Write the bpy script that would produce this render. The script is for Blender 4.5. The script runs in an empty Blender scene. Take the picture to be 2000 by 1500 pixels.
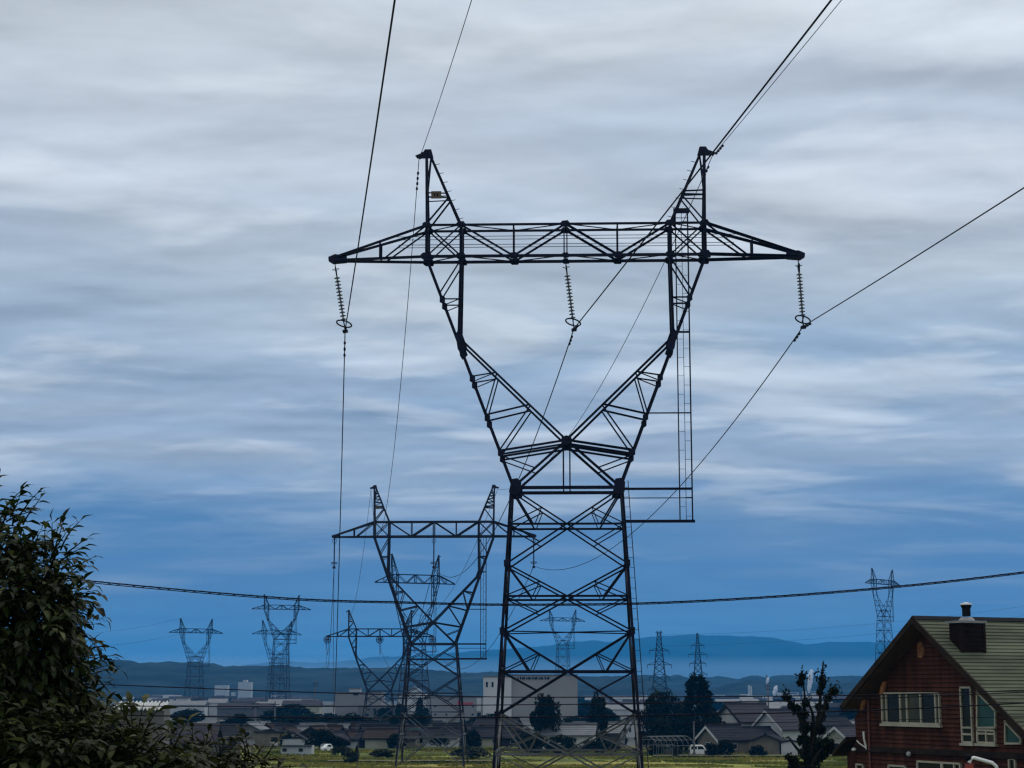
import bpy, bmesh, math, random
from mathutils import Vector, Matrix
R = math.radians
random.seed(7)
S = bpy.context.scene
COL = S.collection

# ------------------------------------------------------------------ camera, sky, sun, exposure
F = 3500.0                      # focal length in photograph pixels (2000 wide)
PITCH = math.atan(600 / F)      # horizon sits at row 1350
CZ = 10.5
cam = bpy.data.cameras.new('camera'); cam_o = bpy.data.objects.new('camera', cam); COL.objects.link(cam_o)
cam.sensor_width = 36; cam.lens = F / 2000 * 36; cam.clip_start = .2; cam.clip_end = 40000
cam_o.location = (0, 0, CZ); cam_o.rotation_euler = (math.pi / 2 + PITCH, 0, 0)
S.camera = cam_o
S.view_settings.view_transform = 'Standard'; S.view_settings.look = 'None'
S.view_settings.exposure = 0; S.view_settings.gamma = 1
S.cycles.use_denoising = True
S.cycles.max_bounces = 5; S.cycles.volume_bounces = 0
S.cycles.filter_width = 1.35

SUN_EL, SUN_AZ = 52, 40         # azimuth measured from +Y towards +X: sun high behind thin cloud, ahead and right
sun = bpy.data.lights.new('sun', 'SUN'); sun.energy = 0.7; sun.angle = R(14); sun.color = (1, .95, .88)
sun_o = bpy.data.objects.new('sun', sun); COL.objects.link(sun_o)
sd = Vector((math.cos(R(SUN_EL)) * math.sin(R(SUN_AZ)), math.cos(R(SUN_EL)) * math.cos(R(SUN_AZ)), math.sin(R(SUN_EL))))
sun_o.rotation_euler = sd.to_track_quat('Z', 'Y').to_euler()

def s2l(*c):
    return tuple(((v / 255) / 12.92 if v / 255 <= .04045 else ((v / 255 + .055) / 1.055) ** 2.4) for v in c)

W = bpy.data.worlds.new('World'); S.world = W; W.use_nodes = True
nt = W.node_tree; nt.nodes.clear()
def nd(t, **k):
    n = nt.nodes.new(t)
    for a, b in k.items(): setattr(n, a, b)
    return n
def lk(a, b): nt.links.new(a, b)
def ramp(els, interp='LINEAR'):
    n = nd('ShaderNodeValToRGB'); n.color_ramp.interpolation = interp
    e = n.color_ramp.elements
    while len(e) < len(els): e.new(.5)
    for i, (p, c) in enumerate(els):
        e[i].position = p; e[i].color = (*c, 1) if len(c) == 3 else c
    return n
def mth(op, a, b=None, clamp=False):
    n = nd('ShaderNodeMath', operation=op, use_clamp=clamp)
    for i, v in enumerate((a, b)):
        if v is None: continue
        if isinstance(v, (int, float)): n.inputs[i].default_value = v
        else: lk(v, n.inputs[i])
    return n.outputs[0]
def mixc(f, a, b, bt='MIX'):
    n = nd('ShaderNodeMix', data_type='RGBA', blend_type=bt)
    for v, k in ((f, 0), (a, 6), (b, 7)):
        if isinstance(v, (int, float)): n.inputs[k].default_value = v
        elif isinstance(v, tuple): n.inputs[k].default_value = (*v, 1)
        else: lk(v, n.inputs[k])
    return n.outputs[2]
tc = nd('ShaderNodeTexCoord'); sep = nd('ShaderNodeSeparateXYZ'); lk(tc.outputs['Generated'], sep.inputs[0])
sky = nd('ShaderNodeTexSky', sky_type='NISHITA', sun_disc=False); sky.sun_elevation = R(SUN_EL); sky.sun_rotation = R(SUN_AZ)
nish = nd('ShaderNodeVectorMath', operation='SCALE'); lk(sky.outputs[0], nish.inputs[0]); nish.inputs['Scale'].default_value = .08
zc = sep.outputs[2]
zp = mth('MAXIMUM', mth('ADD', zc, .11), .02)
PXc = mth('DIVIDE', mth('MULTIPLY', sep.outputs[0], .62), zp); PYc = mth('DIVIDE', sep.outputs[1], zp)
def sheet(scale, ox, oy, detail, rough, dist, shift=0.):     # a flat cloud sheet seen in perspective
    cmb = nd('ShaderNodeCombineXYZ'); lk(mth('ADD', PXc, ox), cmb.inputs[0]); lk(mth('ADD', PYc, oy + shift), cmb.inputs[1])
    n = nd('ShaderNodeTexNoise'); lk(cmb.outputs[0], n.inputs['Vector']); n.inputs['Scale'].default_value = scale; n.inputs['Detail'].default_value = detail
    n.inputs['Roughness'].default_value = rough; n.inputs['Distortion'].default_value = dist; return n.outputs[0]
nL = sheet(1.1, 3.1, 7.2, 4, .5, .2)
nS = sheet(2.6, 8.7, 1.4, 6, .5, .25); nS2 = sheet(2.6, 8.7, 1.4, 6, .5, .25, -.05)
nT = sheet(1.5, 15.3, 4.4, 6, .52, .3); nT2 = sheet(1.5, 15.3, 4.4, 6, .52, .3, -.09)
nF = sheet(8, 2.2, 9.1, 5, .6, .2)
zw = mth('ADD', mth('ADD', zc, mth('MULTIPLY', mth('SUBTRACT', nL, .5), .07)), mth('MULTIPLY', mth('SUBTRACT', nS, .5), .07))
base = ramp([(0, (.2, .36, .60)), (.03, (.13, .285, .52)), (.06, (.1, .235, .475)), (.085, (.105, .24, .465)), (.112, (.15, .295, .52)),
             (.15, (.30, .425, .60)), (.21, (.40, .505, .62)), (.28, (.50, .575, .67)), (.36, (.585, .645, .705)), (.5, (.75, .79, .81)), (.8, (1.5, 1.5, 1.5))])
lk(zw, base.inputs[0])
dens = ramp([(.055, (0, 0, 0)), (.1, (.35, .35, .35)), (.15, (1, 1, 1))]); lk(zw, dens.inputs[0])
def rlf(a, b, g): return mth('MULTIPLY', mth('SUBTRACT', a, b), g)
big = ramp([(.36, (0, 0, 0)), (.64, (1, 1, 1))]); lk(nL, big.inputs[0])
lay = ramp([(.44, (0, 0, 0)), (.53, (.8, .8, .8)), (.64, (1, 1, 1))]); lk(nT, lay.inputs[0])
lite = ramp([(.5, (0, 0, 0)), (.56, (.6, .6, .6)), (.66, (1, 1, 1))]); lk(nS, lite.inputs[0])
c1 = mixc(mth('MULTIPLY', mth('MULTIPLY', big.outputs[0], dens.outputs[0]), .42), base.outputs[0], (.715, .765, .805))
c2 = mixc(mth('MULTIPLY', mth('MULTIPLY', lay.outputs[0], dens.outputs[0]), .34), c1, (.29, .37, .50))
c3 = mixc(mth('MULTIPLY', mth('MULTIPLY', lite.outputs[0], dens.outputs[0]), .42), c2, (.79, .835, .865))
glow = nd('ShaderNodeVectorMath', operation='DOT_PRODUCT'); lk(tc.outputs['Generated'], glow.inputs[0]); glow.inputs[1].default_value = tuple(sd)
gl = mth('MULTIPLY', mth('POWER', mth('MAXIMUM', glow.outputs['Value'], 0.), 5.), .3)
shade = mth('ADD', mth('ADD', rlf(nS, nS2, 1.35), rlf(nT, nT2, 1.35)), mth('MULTIPLY', mth('SUBTRACT', nF, .5), .12))
hsv = nd('ShaderNodeHueSaturation'); lk(c3, hsv.inputs['Color'])
lk(mth('ADD', mth('ADD', mth('MULTIPLY', shade, dens.outputs[0]), 1.), gl), hsv.inputs['Value'])
c4 = mixc(.05, hsv.outputs[0], nish.outputs[0])
bg = nd('ShaderNodeBackground'); lk(c4, bg.inputs[0]); bg.inputs[1].default_value = 1
wo = nd('ShaderNodeOutputWorld'); lk(bg.outputs[0], wo.inputs[0])

# ------------------------------------------------------------------ picture geometry helpers
fw = Vector((0, math.cos(PITCH), math.sin(PITCH))); up = Vector((0, -math.sin(PITCH), math.cos(PITCH)))
CAM = Vector((0, 0, CZ))
def ray(px, py): return fw + Vector(((px - 1000) / F, 0, 0)) + up * ((750 - py) / F)
def P(px, py, Y):
    d = ray(px, py); return CAM + d * (Y / d.y)
def PP(px, py, o, n):
    d = ray(px, py); return CAM + d * ((o - CAM).dot(n) / d.dot(n))
def sst(t): t = max(0, min(1, t)); return t * t * (3 - 2 * t)
def ground(x, y):
    return 6 * (1 - sst((y - 60) / 140))
def G(px, py):
    d = ray(px, py); return CAM + d * (-CZ / d.z)

# ------------------------------------------------------------------ materials
MATS = {}
def mat(name, col, rough=.7, var=.18, scale=3., metal=0., stretch=None, col2=None, spec=.3, bump=0., detail=4, lo=.35, hi=.65):
    if name in MATS: return MATS[name]
    m = bpy.data.materials.new(name); m.use_nodes = True; t = m.node_tree
    b = t.nodes['Principled BSDF']; b.inputs['Roughness'].default_value = rough; b.inputs['Metallic'].default_value = metal
    b.inputs['Specular IOR Level'].default_value = spec
    co = t.nodes.new('ShaderNodeTexCoord'); n = t.nodes.new('ShaderNodeTexNoise')
    n.inputs['Scale'].default_value = scale; n.inputs['Detail'].default_value = detail
    if stretch:
        mp = t.nodes.new('ShaderNodeMapping'); mp.inputs['Scale'].default_value = stretch
        t.links.new(co.outputs['Object'], mp.inputs[0]); t.links.new(mp.outputs[0], n.inputs['Vector'])
    else: t.links.new(co.outputs['Object'], n.inputs['Vector'])
    r = t.nodes.new('ShaderNodeValToRGB'); e = r.color_ramp.elements
    e[0].position = lo; e[1].position = hi
    e[0].color = (*[c * (1 - var) for c in col], 1); e[1].color = (*(col2 or [c * (1 + var) for c in col]), 1)
    t.links.new(n.outputs[0], r.inputs[0]); t.links.new(r.outputs[0], b.inputs['Base Color'])
    if bump:
        bp = t.nodes.new('ShaderNodeBump'); bp.inputs['Strength'].default_value = bump; bp.inputs['Distance'].default_value = .05
        t.links.new(n.outputs[0], bp.inputs['Height']); t.links.new(bp.outputs[0], b.inputs['Normal'])
    MATS[name] = m; return m
def leafmat(name, c1, c2, rough=.45, trans=.25, spec=.15, c3=None):
    m = bpy.data.materials.new(name); m.use_nodes = True; t = m.node_tree
    b = t.nodes['Principled BSDF']; b.inputs['Roughness'].default_value = rough; b.inputs['Specular IOR Level'].default_value = spec
    g = t.nodes.new('ShaderNodeNewGeometry'); r = t.nodes.new('ShaderNodeValToRGB')
    r.color_ramp.elements[0].color = (*c1, 1); r.color_ramp.elements[1].color = (*c2, 1)
    if c3: r.color_ramp.elements[1].position = .82; e_ = r.color_ramp.elements.new(1.); e_.color = (*c3, 1)
    t.links.new(g.outputs['Random Per Island'], r.inputs[0]); t.links.new(r.outputs[0], b.inputs['Base Color'])
    tr = t.nodes.new('ShaderNodeBsdfTranslucent'); t.links.new(r.outputs[0], tr.inputs[0])
    mx = t.nodes.new('ShaderNodeMixShader'); mx.inputs[0].default_value = trans
    t.links.new(b.outputs[0], mx.inputs[1]); t.links.new(tr.outputs[0], mx.inputs[2])
    t.links.new(mx.outputs[0], t.nodes['Material Output'].inputs[0]); MATS[name] = m; return m
steel = mat('dark_galvanised_steel', (.0035, .0032, .015), .6, .55, 1.5, .0, spec=.16)  # upper lattice copy, its dark silhouette tone held in the colour
steel_light = mat('brightened_galvanised_steel', (.085, .09, .092), .55, .25, .5)  # same steel; brighter exposure near the ground is put into the colour
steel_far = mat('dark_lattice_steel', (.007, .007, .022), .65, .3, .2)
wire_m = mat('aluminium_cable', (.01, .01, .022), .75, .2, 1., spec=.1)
cable_m = mat('black_cable_sheath', (.007, .006, .012), .8, .2, 2., spec=.08)
porc = mat('grey_porcelain', (.12, .12, .15), .25, .15, 5., spec=.5)
plate_m = mat('ochre_plate', (.085, .06, .03), .5, .25, 4.)
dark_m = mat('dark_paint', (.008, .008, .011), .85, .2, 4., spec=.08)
white_p = mat('white_paint', (.45, .46, .44), .5, .1, .8)
concrete = mat('pale_concrete', (.36, .35, .32), .8, .12, .2)
conc_grey = mat('grey_concrete', (.12, .115, .11), .8, .15, .2)
glass = mat('dark_glass', (.012, .014, .013), .12, .3, 1., spec=.25)

# ------------------------------------------------------------------ object helpers
def link(o, parent=None):
    COL.objects.link(o)
    if parent: o.parent = parent
    return o
def tag(o, label=None, cat=None, group=None, kind=None):
    if label: o['label'] = label
    if cat: o['category'] = cat
    if group: o['group'] = group
    if kind: o['kind'] = kind
    return o
def empty(name, loc, label, cat, group=None, rz=0):
    o = bpy.data.objects.new(name, None); o.location = loc; o.rotation_euler.z = rz; o.empty_display_size = .1
    link(o); return tag(o, label, cat, group)
class MB:
    def __init__(s): s.v = []; s.f = []; s.mi = []
    def add(s, vs, fs, mi=0):
        n = len(s.v); s.v += [tuple(v) for v in vs]; s.f += [tuple(i + n for i in f) for f in fs]; s.mi += [mi] * len(fs)
    def box(s, a, b, mi=0):
        (x0, y0, z0), (x1, y1, z1) = a, b
        s.add([(x0, y0, z0), (x1, y0, z0), (x1, y1, z0), (x0, y1, z0), (x0, y0, z1), (x1, y0, z1), (x1, y1, z1), (x0, y1, z1)],
              [(0, 3, 2, 1), (4, 5, 6, 7), (0, 1, 5, 4), (1, 2, 6, 5), (2, 3, 7, 6), (3, 0, 4, 7)], mi)
    def prism(s, poly, vec, mi=0):     # polygon of 3-D points pushed along vec
        n = len(poly); vec = Vector(vec); q = [Vector(p) for p in poly]
        s.add(q + [p + vec for p in q], [tuple(range(n - 1, -1, -1)), tuple(range(n, 2 * n))] + [(i, (i + 1) % n, n + (i + 1) % n, n + i) for i in range(n)], mi)
    def frame(s, d):
        d = d.normalized(); u = d.cross(Vector((0, 1, 0)))
        if u.length < .15: u = d.cross(Vector((1, 0, 0)))
        u.normalize(); return d, u, d.cross(u).normalized()
    def bar(s, a, b, w, mi=0):         # angle-iron: an L profile
        a = Vector(a); b = Vector(b)
        if (b - a).length < 1e-4: return
        d, u, v = s.frame(b - a); h = w / 2; t = w * .22
        pr = [(-h, -h), (h, -h), (h, -h + t), (-h + t, -h + t), (-h + t, h), (-h, h)]
        vs = [p + u * x + v * y for p in (a, b) for x, y in pr]
        s.add(vs, [(i, (i + 1) % 6, 6 + (i + 1) % 6, 6 + i) for i in range(6)] + [(5, 4, 3, 2, 1, 0), (6, 7, 8, 9, 10, 11)], mi)
    def rod(s, a, b, r, n=6, r2=None, mi=0):
        s.tube([Vector(a), Vector(b)], [r, r if r2 is None else r2], n, mi)
    def tube(s, pts, r, n=6, mi=0):
        pts = [Vector(p) for p in pts]; rs = r if isinstance(r, (list, tuple)) else [r] * len(pts)
        vs = []; m = len(pts)
        for i, p in enumerate(pts):
            d, u, v = s.frame(pts[min(i + 1, m - 1)] - pts[max(i - 1, 0)])
            vs += [p + (u * math.cos(2 * math.pi * k / n) + v * math.sin(2 * math.pi * k / n)) * rs[i] for k in range(n)]
        fs = [(i * n + k, i * n + (k + 1) % n, (i + 1) * n + (k + 1) % n, (i + 1) * n + k) for i in range(m - 1) for k in range(n)]
        s.add(vs, fs + [tuple(range(n - 1, -1, -1)), tuple(range((m - 1) * n, m * n))], mi)
    def lathe(s, prof, n=16, c=(0, 0, 0), mi=0):   # prof: (radius, z)
        c = Vector(c); vs = [c + Vector((r * math.cos(2 * math.pi * k / n), r * math.sin(2 * math.pi * k / n), z)) for r, z in prof for k in range(n)]
        s.add(vs, [(i * n + k, i * n + (k + 1) % n, (i + 1) * n + (k + 1) % n, (i + 1) * n + k) for i in range(len(prof) - 1) for k in range(n)]
              + [tuple(range(n - 1, -1, -1)), tuple(range((len(prof) - 1) * n, len(prof) * n))], mi)
    def build(s, name, m, parent=None, loc=None, smooth=False):
        me = bpy.data.meshes.new(name); me.from_pydata(s.v, [], s.f)
        for x in (m if isinstance(m, (list, tuple)) else [m]): me.materials.append(x)
        if isinstance(m, (list, tuple)): me.polygons.foreach_set('material_index', s.mi)
        if smooth: me.polygons.foreach_set('use_smooth', [True] * len(me.polygons))
        me.update(); o = bpy.data.objects.new(name, me)
        if loc is not None: o.location = loc
        return link(o, parent)
def copy_tree(o, parent=None):
    c = o.copy(); COL.objects.link(c)
    if parent: c.parent = parent
    for ch in list(o.children): copy_tree(ch, c)
    return c

# ------------------------------------------------------------------ ground, hills, mountains
def ground_mat():
    m = bpy.data.materials.new('fields_and_earth'); m.use_nodes = True; t = m.node_tree
    b = t.nodes['Principled BSDF']; b.inputs['Roughness'].default_value = .95; b.inputs['Specular IOR Level'].default_value = .1
    co = t.nodes.new('ShaderNodeTexCoord')
    def noise(sc, st, det=5):
        mp = t.nodes.new('ShaderNodeMapping'); mp.inputs['Scale'].default_value = st; t.links.new(co.outputs['Object'], mp.inputs[0])
        n = t.nodes.new('ShaderNodeTexNoise'); n.inputs['Scale'].default_value = sc; n.inputs['Detail'].default_value = det
        t.links.new(mp.outputs[0], n.inputs['Vector']); return n.outputs[0]
    def rp(src, els):
        r = t.nodes.new('ShaderNodeValToRGB'); e = r.color_ramp.elements
        while len(e) < len(els): e.new(.5)
        for i, (p, c) in enumerate(els): e[i].position = p; e[i].color = (*c, 1)
        t.links.new(src, r.inputs[0]); return r.outputs[0]
    f1 = rp(noise(.045, (.5, 1.3, 1)), [(.32, (.045, .06, .012)), (.45, (.12, .14, .025)), (.56, (.2, .2, .04)), (.68, (.27, .23, .06))])
    f2 = rp(noise(.4, (1, .5, 1)), [(.3, (.55, .55, .55)), (.7, (1.25, 1.25, 1.2))])
    mu = t.nodes.new('ShaderNodeMix'); mu.data_type = 'RGBA'; mu.blend_type = 'MULTIPLY'; mu.inputs[0].default_value = 1
    t.links.new(f1, mu.inputs[6]); t.links.new(f2, mu.inputs[7])
    town = rp(noise(.03, (1, .4, 1)), [(.35, (.03, .035, .03)), (.5, (.07, .075, .07)), (.65, (.13, .13, .125))])
    sp = t.nodes.new('ShaderNodeSeparateXYZ'); t.links.new(co.outputs['Object'], sp.inputs[0])
    mr = t.nodes.new('ShaderNodeMapRange'); mr.inputs[1].default_value = 330; mr.inputs[2].default_value = 365
    t.links.new(sp.outputs[1], mr.inputs[0])
    mx = t.nodes.new('ShaderNodeMix'); mx.data_type = 'RGBA'; t.links.new(mr.outputs[0], mx.inputs[0])
    t.links.new(mu.outputs[2], mx.inputs[6]); t.links.new(town, mx.inputs[7]); t.links.new(mx.outputs[2], b.inputs['Base Color'])
    return m
mb = MB(); xs = [-11000, -4000, -1500, -500] + list(range(-240, 241, 12)) + [500, 1500, 4000, 11000]
ys = list(range(-150, 361, 6)) + [420, 600, 1000, 2000, 4000, 11500]
for y in ys:
    for x in xs:
        mb.v.append((x, y, ground(x, y) + (.16 * math.sin(x * .11 + y * .07) + .12 * math.sin(y * .31 + x * .03) if 215 < y < 345 else 0)))
nx = len(xs)
for j in range(len(ys) - 1):
    for i in range(nx - 1):
        mb.f.append((j * nx + i, j * nx + i + 1, (j + 1) * nx + i + 1, (j + 1) * nx + i)); mb.mi.append(0)
tag(mb.build('ground', ground_mat(), smooth=True), kind='structure')

from mathutils import noise as mn
def interp(prof, x):
    if x <= prof[0][0]: return prof[0][1]
    for (a, b), (c, d) in zip(prof, prof[1:]):
        if x <= c: return b + (d - b) * (x - a) / (c - a)
    return prof[-1][1]
def range_mesh(name, prof, D, depth, m, x0, x1, n, bumpy, rough):
    mb = MB(); rows = [(-1, 0.), (-.8, .18), (-.6, .4), (-.4, .62), (-.2, .86), (-.08, .97), (0, 1.), (.3, .7), (1, 0)]
    for r, k in rows:
        for i in range(n + 1):
            px = x0 + (x1 - x0) * i / n
            h = max(2, CZ + (1350 - interp(prof, px)) / F * D)
            Y = D + r * depth; X = (px - 1000) / F * D
            q = Vector((X / rough, Y / rough, 0))
            z = h * k * (1 + (1 - k) * .5 * mn.noise(q)) + (bumpy * mn.noise(q * 9) + bumpy * .6 * mn.noise(q * 23)) * (1 if 0 < k else 0)
            mb.v.append((X, Y, max(z, -.5) if k else -.5))
    for j in range(len(rows) - 1):
        for i in range(n):
            a = j * (n + 1) + i; mb.f.append((a, a + 1, a + n + 2, a + n + 1)); mb.mi.append(0)
    return tag(mb.build(name, m, smooth=True), kind='structure')
forest = mat('wooded_hillside', (.012, .02, .016), .95, .7, .014, spec=.05, detail=10, stretch=(1, 1, 4), col2=(.024, .036, .034), lo=.4, hi=.75)
far_m = mat('far_mountain', (.02, .03, .04), .95, .3, .003, spec=.05)
hill_prof = [(-600, 1300), (-200, 1292), (100, 1300), (200, 1294), (235, 1290), (262, 1292), (290, 1297), (345, 1294), (400, 1296), (425, 1297), (448, 1303), (500, 1301), (540, 1301), (570, 1302),
             (600, 1306), (650, 1305), (720, 1306), (780, 1304), (830, 1308), (870, 1312), (915, 1315), (960, 1313), (1010, 1318), (1100, 1321), (1200, 1322), (1250, 1320)]
hill_prof2 = [(900, 1330), (1000, 1322), (1060, 1320), (1150, 1323), (1240, 1321), (1262, 1319), (1285, 1323), (1318, 1318), (1340, 1324), (1370, 1324), (1400, 1322), (1432, 1327), (1462, 1320), (1490, 1324),
              (1520, 1319), (1548, 1321), (1580, 1325), (1640, 1321), (1720, 1321), (1900, 1318), (2300, 1312)]
hill_prof3 = [(1240, 1350), (1330, 1348), (1390, 1344), (1420, 1336), (1450, 1330), (1500, 1331), (1540, 1336), (1590, 1338), (1640, 1334), (1700, 1330), (1900, 1332), (2300, 1336)]
mt_prof = [(-600, 1310), (300, 1306), (460, 1304), (520, 1296), (560, 1291), (600, 1296), (660, 1294), (700, 1291), (725, 1285), (770, 1284), (830, 1281), (900, 1275), (980, 1270), (1050, 1265),
           (1110, 1257), (1155, 1253), (1190, 1256), (1220, 1251), (1270, 1246), (1340, 1242), (1420, 1244), (1500, 1247), (1535, 1254), (1570, 1261), (1610, 1256), (1700, 1256), (1850, 1261), (2000, 1263), (2400, 1280)]
range_mesh('wooded_hills', hill_prof, 2600, 700, forest, -600, 1250, 520, 1.6, 160)
range_mesh('low_hills', hill_prof2, 3300, 600, forest, 900, 2300, 420, 1.8, 170)
range_mesh('near_hills', hill_prof3, 2500, 260, forest, 1240, 2300, 300, 1.4, 120)
range_mesh('mountains', mt_prof, 9000, 1100, far_m, -600, 2400, 400, 5, 500)

# ------------------------------------------------------------------ air
hz = bpy.data.materials.new('blue_air'); hz.use_nodes = True; t = hz.node_tree; t.nodes.clear()
pv = t.nodes.new('ShaderNodeVolumePrincipled'); ov = t.nodes.new('ShaderNodeOutputMaterial')
pv.inputs['Color'].default_value = (.025, .42, 1., 1); pv.inputs['Density'].default_value = 1.15e-4; pv.inputs['Anisotropy'].default_value = .0
t.links.new(pv.outputs[0], ov.inputs['Volume'])
mb = MB(); mb.box((-11500, -200, -1.6), (11500, 11700, 312)); tag(mb.build('haze', hz), kind='stuff')

ms = bpy.data.materials.new('valley_mist'); ms.use_nodes = True; t = ms.node_tree; t.nodes.clear()
pv = t.nodes.new('ShaderNodeVolumePrincipled'); ov = t.nodes.new('ShaderNodeOutputMaterial')
pv.inputs['Color'].default_value = (.45, .7, 1., 1); pv.inputs['Density'].default_value = 3.2e-4; t.links.new(pv.outputs[0], ov.inputs['Volume'])
mb = MB(); mb.box((-7500, 5000, -1.2), (7500, 7600, 108)); tag(mb.build('mist', ms), kind='stuff')

# ------------------------------------------------------------------ pylons
def U(off, py):        # offset from the axis and row of the photograph -> metres on the big pylon, z above ground datum
    d = ray(1000 + off, py); k = 110 / d.y
    return off / F * k, CZ + d.z * k
WAIST = U(0, 957)[1]
def RU(off, py): x, z = U(off, py); return x, z - WAIST
def outer(py): return RU(270 - (py - 508) / (957 - 508) * (270 - 102), py)
def halfd(z):          # half depth above the waist
    zt = RU(0, 504)[1]; k = max(0, min(1, z / zt)); return 1.5 + (.8 - 1.5) * k
def delta_tower(name, label, loc, rz, body_h, sx=1, sz=1, thick=1., detail=2, panels=None, group=None, ladder=True, slope=.0635, plate=True):
    root = empty(name, loc, label, 'pylon', group, rz)
    if body_h is None: body_h = 20
    def V(x, z, f, d=None):
        return Vector((x * sx, f * (halfd(z) if d is None else d), body_h + z * sz))
    arm, pk1, pk2, neck, body, low = MB(), MB(), MB(), MB(), MB(), MB()
    T = thick
    zb = RU(0, 504)[1]; zt = RU(0, 443)[1]
    X = {o: RU(o, 480)[0] for o in (70, 101, 137, 203, 270, 330, 352, 362, 452)}
    tipz = RU(0, 505)[1]
    nodes_b, nodes_t = [], []
    for f in (-1, 1):
        b = lambda x: V(x, zb, f); tp = lambda x: V(x, zt, f)
        for s in (-1, 1):
            tip = V(s * X[452], tipz, f, .12); arm.bar(tip, b(s * X[270]), .26 * T); arm.bar(V(s * X[452], tipz + .2, f, .12), tp(s * X[270]), .24 * T)
            def chord(x):   # sloping top of the cantilever
                k = (x - X[270]) / (X[452] - X[270]); return V(s * x, zt + (tipz + .2 - zt) * k, f, .8 + (.12 - .8) * k)
            def bot(x):
                k = (x - X[270]) / (X[452] - X[270]); return V(s * x, zb, f, .8 + (.12 - .8) * k)
            arm.bar(chord(X[362]), bot(X[362]), .15 * T); arm.bar(bot(X[352]), tp(s * X[270]), .15 * T)
            arm.bar(b(s * X[270]), tp(s * X[270]), .28 * T); arm.bar(b(s * X[203]), tp(s * X[203]), .28 * T)
            arm.bar(b(s * X[270]), tp(s * X[203]), .13 * T); arm.bar(b(s * X[203]), tp(s * X[270]), .13 * T)
            arm.bar(tp(s * X[203]), b(s * X[101]), .18 * T); arm.bar(b(s * X[101]), tp(0), .2 * T)
            if detail > 0: arm.bar(b(s * X[101]), tp(s * X[101]), .12 * T)
        arm.bar(b(-X[270]), b(X[270]), .28 * T); arm.bar(tp(-X[270]), tp(X[270]), .22 * T); arm.bar(b(-.09), tp(-.09), .1 * T); arm.bar(b(.09), tp(.09), .1 * T)
        if detail > 1:
            for dz in (.62, .52):
                arm.rod(V(-X[330], zb + (zt - zb) * dz * (1 if f < 0 else .9), f), V(X[330], zb + (zt - zb) * dz * (1 if f < 0 else .9), f), .02, 4)
            for o, z, w in ((270, zb, .76), (203, zb, .66), (101, zb, .62), (270, zt, .58), (203, zt, .62), (137, zt, 0)):
                if w:
                    for s in (-1, 1):
                        c = V(s * X[o], z, f, .8 + .03); arm.prism([c + Vector((w * .5 * a, 0, w * .34 * e)) for a, e in ((-.45, -1), (.8, -1), (1, -.2), (.85, .35), (.5, 1), (-.6, .85), (-1, .3), (-.9, -.45))], (0, .03 * f, 0))
            for z, w in ((zt, .62), (zb, .5)):
                c = V(0, z, f, .83); arm.prism([c + Vector((w * .5 * a, 0, w * .34 * e)) for a, e in ((-.45, -1), (.8, -1), (1, -.2), (.85, .35), (.5, 1), (-.6, .85), (-1, .3), (-.9, -.45))], (0, .03 * f, 0))
    for o in (-362, -270, -203, -101, 0, 101, 203, 270, 362):
        x = math.copysign(X[abs(o)], o) if o else 0; dd = .45 if abs(o) == 362 else .8
        for z in (zb,) if abs(o) == 362 else (zb, zt): arm.bar(V(x, z, -1, dd), V(x, z, 1, dd), .12 * T)
    if detail > 0:
        q = [-270, -203, -101, 0, 101, 203, 270]
        for i in range(6):
            x0 = math.copysign(X[abs(q[i])], q[i]) if q[i] else 0; x1 = math.copysign(X[abs(q[i + 1])], q[i + 1]) if q[i + 1] else 0
            for z in (zb, zt): arm.bar(V(x0, z, (-1) ** i), V(x1, z, -(-1) ** i), .1 * T)
    for s in (-1, 1):
        c = V(s * X[452], tipz, 1, 0); arm.prism([c + Vector((s * a, -.16, e)) for a, e in ((-.75, -.15), (.1, -.22), (.38, -.05), (.4, .2), (0, .38), (-.75, .3))], (0, .32, 0))
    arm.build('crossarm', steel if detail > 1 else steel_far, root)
    # earth-wire peaks
    for s, pk in ((-1, pk1), (1, pk2)):
        top = RU(271, 302); xo = RU(271, 302)[0]; xi = RU(262, 304)[0]
        dt = .18
        for f in (-1, 1):
            O0 = V(s * X[270], zt, f); O1 = V(s * xo, top[1], f, dt); I0 = V(s * X[203], zt, f); I1 = V(s * xi, top[1] - .1, f, dt)
            pk.bar(O0, O1, .22 * T); pk.bar(I0, I1, .2 * T)
            lo = lambda k: O0.lerp(O1, k); li = lambda k: I0.lerp(I1, k)
            pk.bar(lo(.46), li(.46), .12 * T); pk.bar(lo(.4), li(.42), .1 * T); pk.bar(li(.4), lo(.02), .14 * T); pk.bar(I1, lo(.48), .1 * T)
            if detail == 1 or detail == 0:
                for k in (.58, .68, .77, .86): pk.bar(lo(k), li(k), .09 * T)
                if detail: [pk.bar(lo(k), li(k + .1), .07 * T) for k in (.48, .58, .68, .77)]
        pk.bar(V(s * X[270], zt, -1).lerp(V(s * xo, top[1], -1, dt), .46), V(s * X[270], zt, 1).lerp(V(s * xo, top[1], 1, dt), .46), .08 * T)
        c = V(s * xo, top[1], 1, 0)
        pk.prism([c + Vector((s * a, -.1, e)) for a, e in ((-.45, -.14), (.6, -.14), (.72, .02), (.25, .2), (.1, .42), (-.3, .42), (-.38, .12))], (0, .2, 0))
        if detail > 1:
            for k in range(7):
                p = V(s * X[203], zt, -1).lerp(V(s * xi, top[1], -1, dt), .08 + k * .13); pk.rod(p, p + Vector((-s * .3, 0, .06)), .02, 4)
        pk.build('earth_wire_peak', steel if detail > 1 else steel_far, root)
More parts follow.
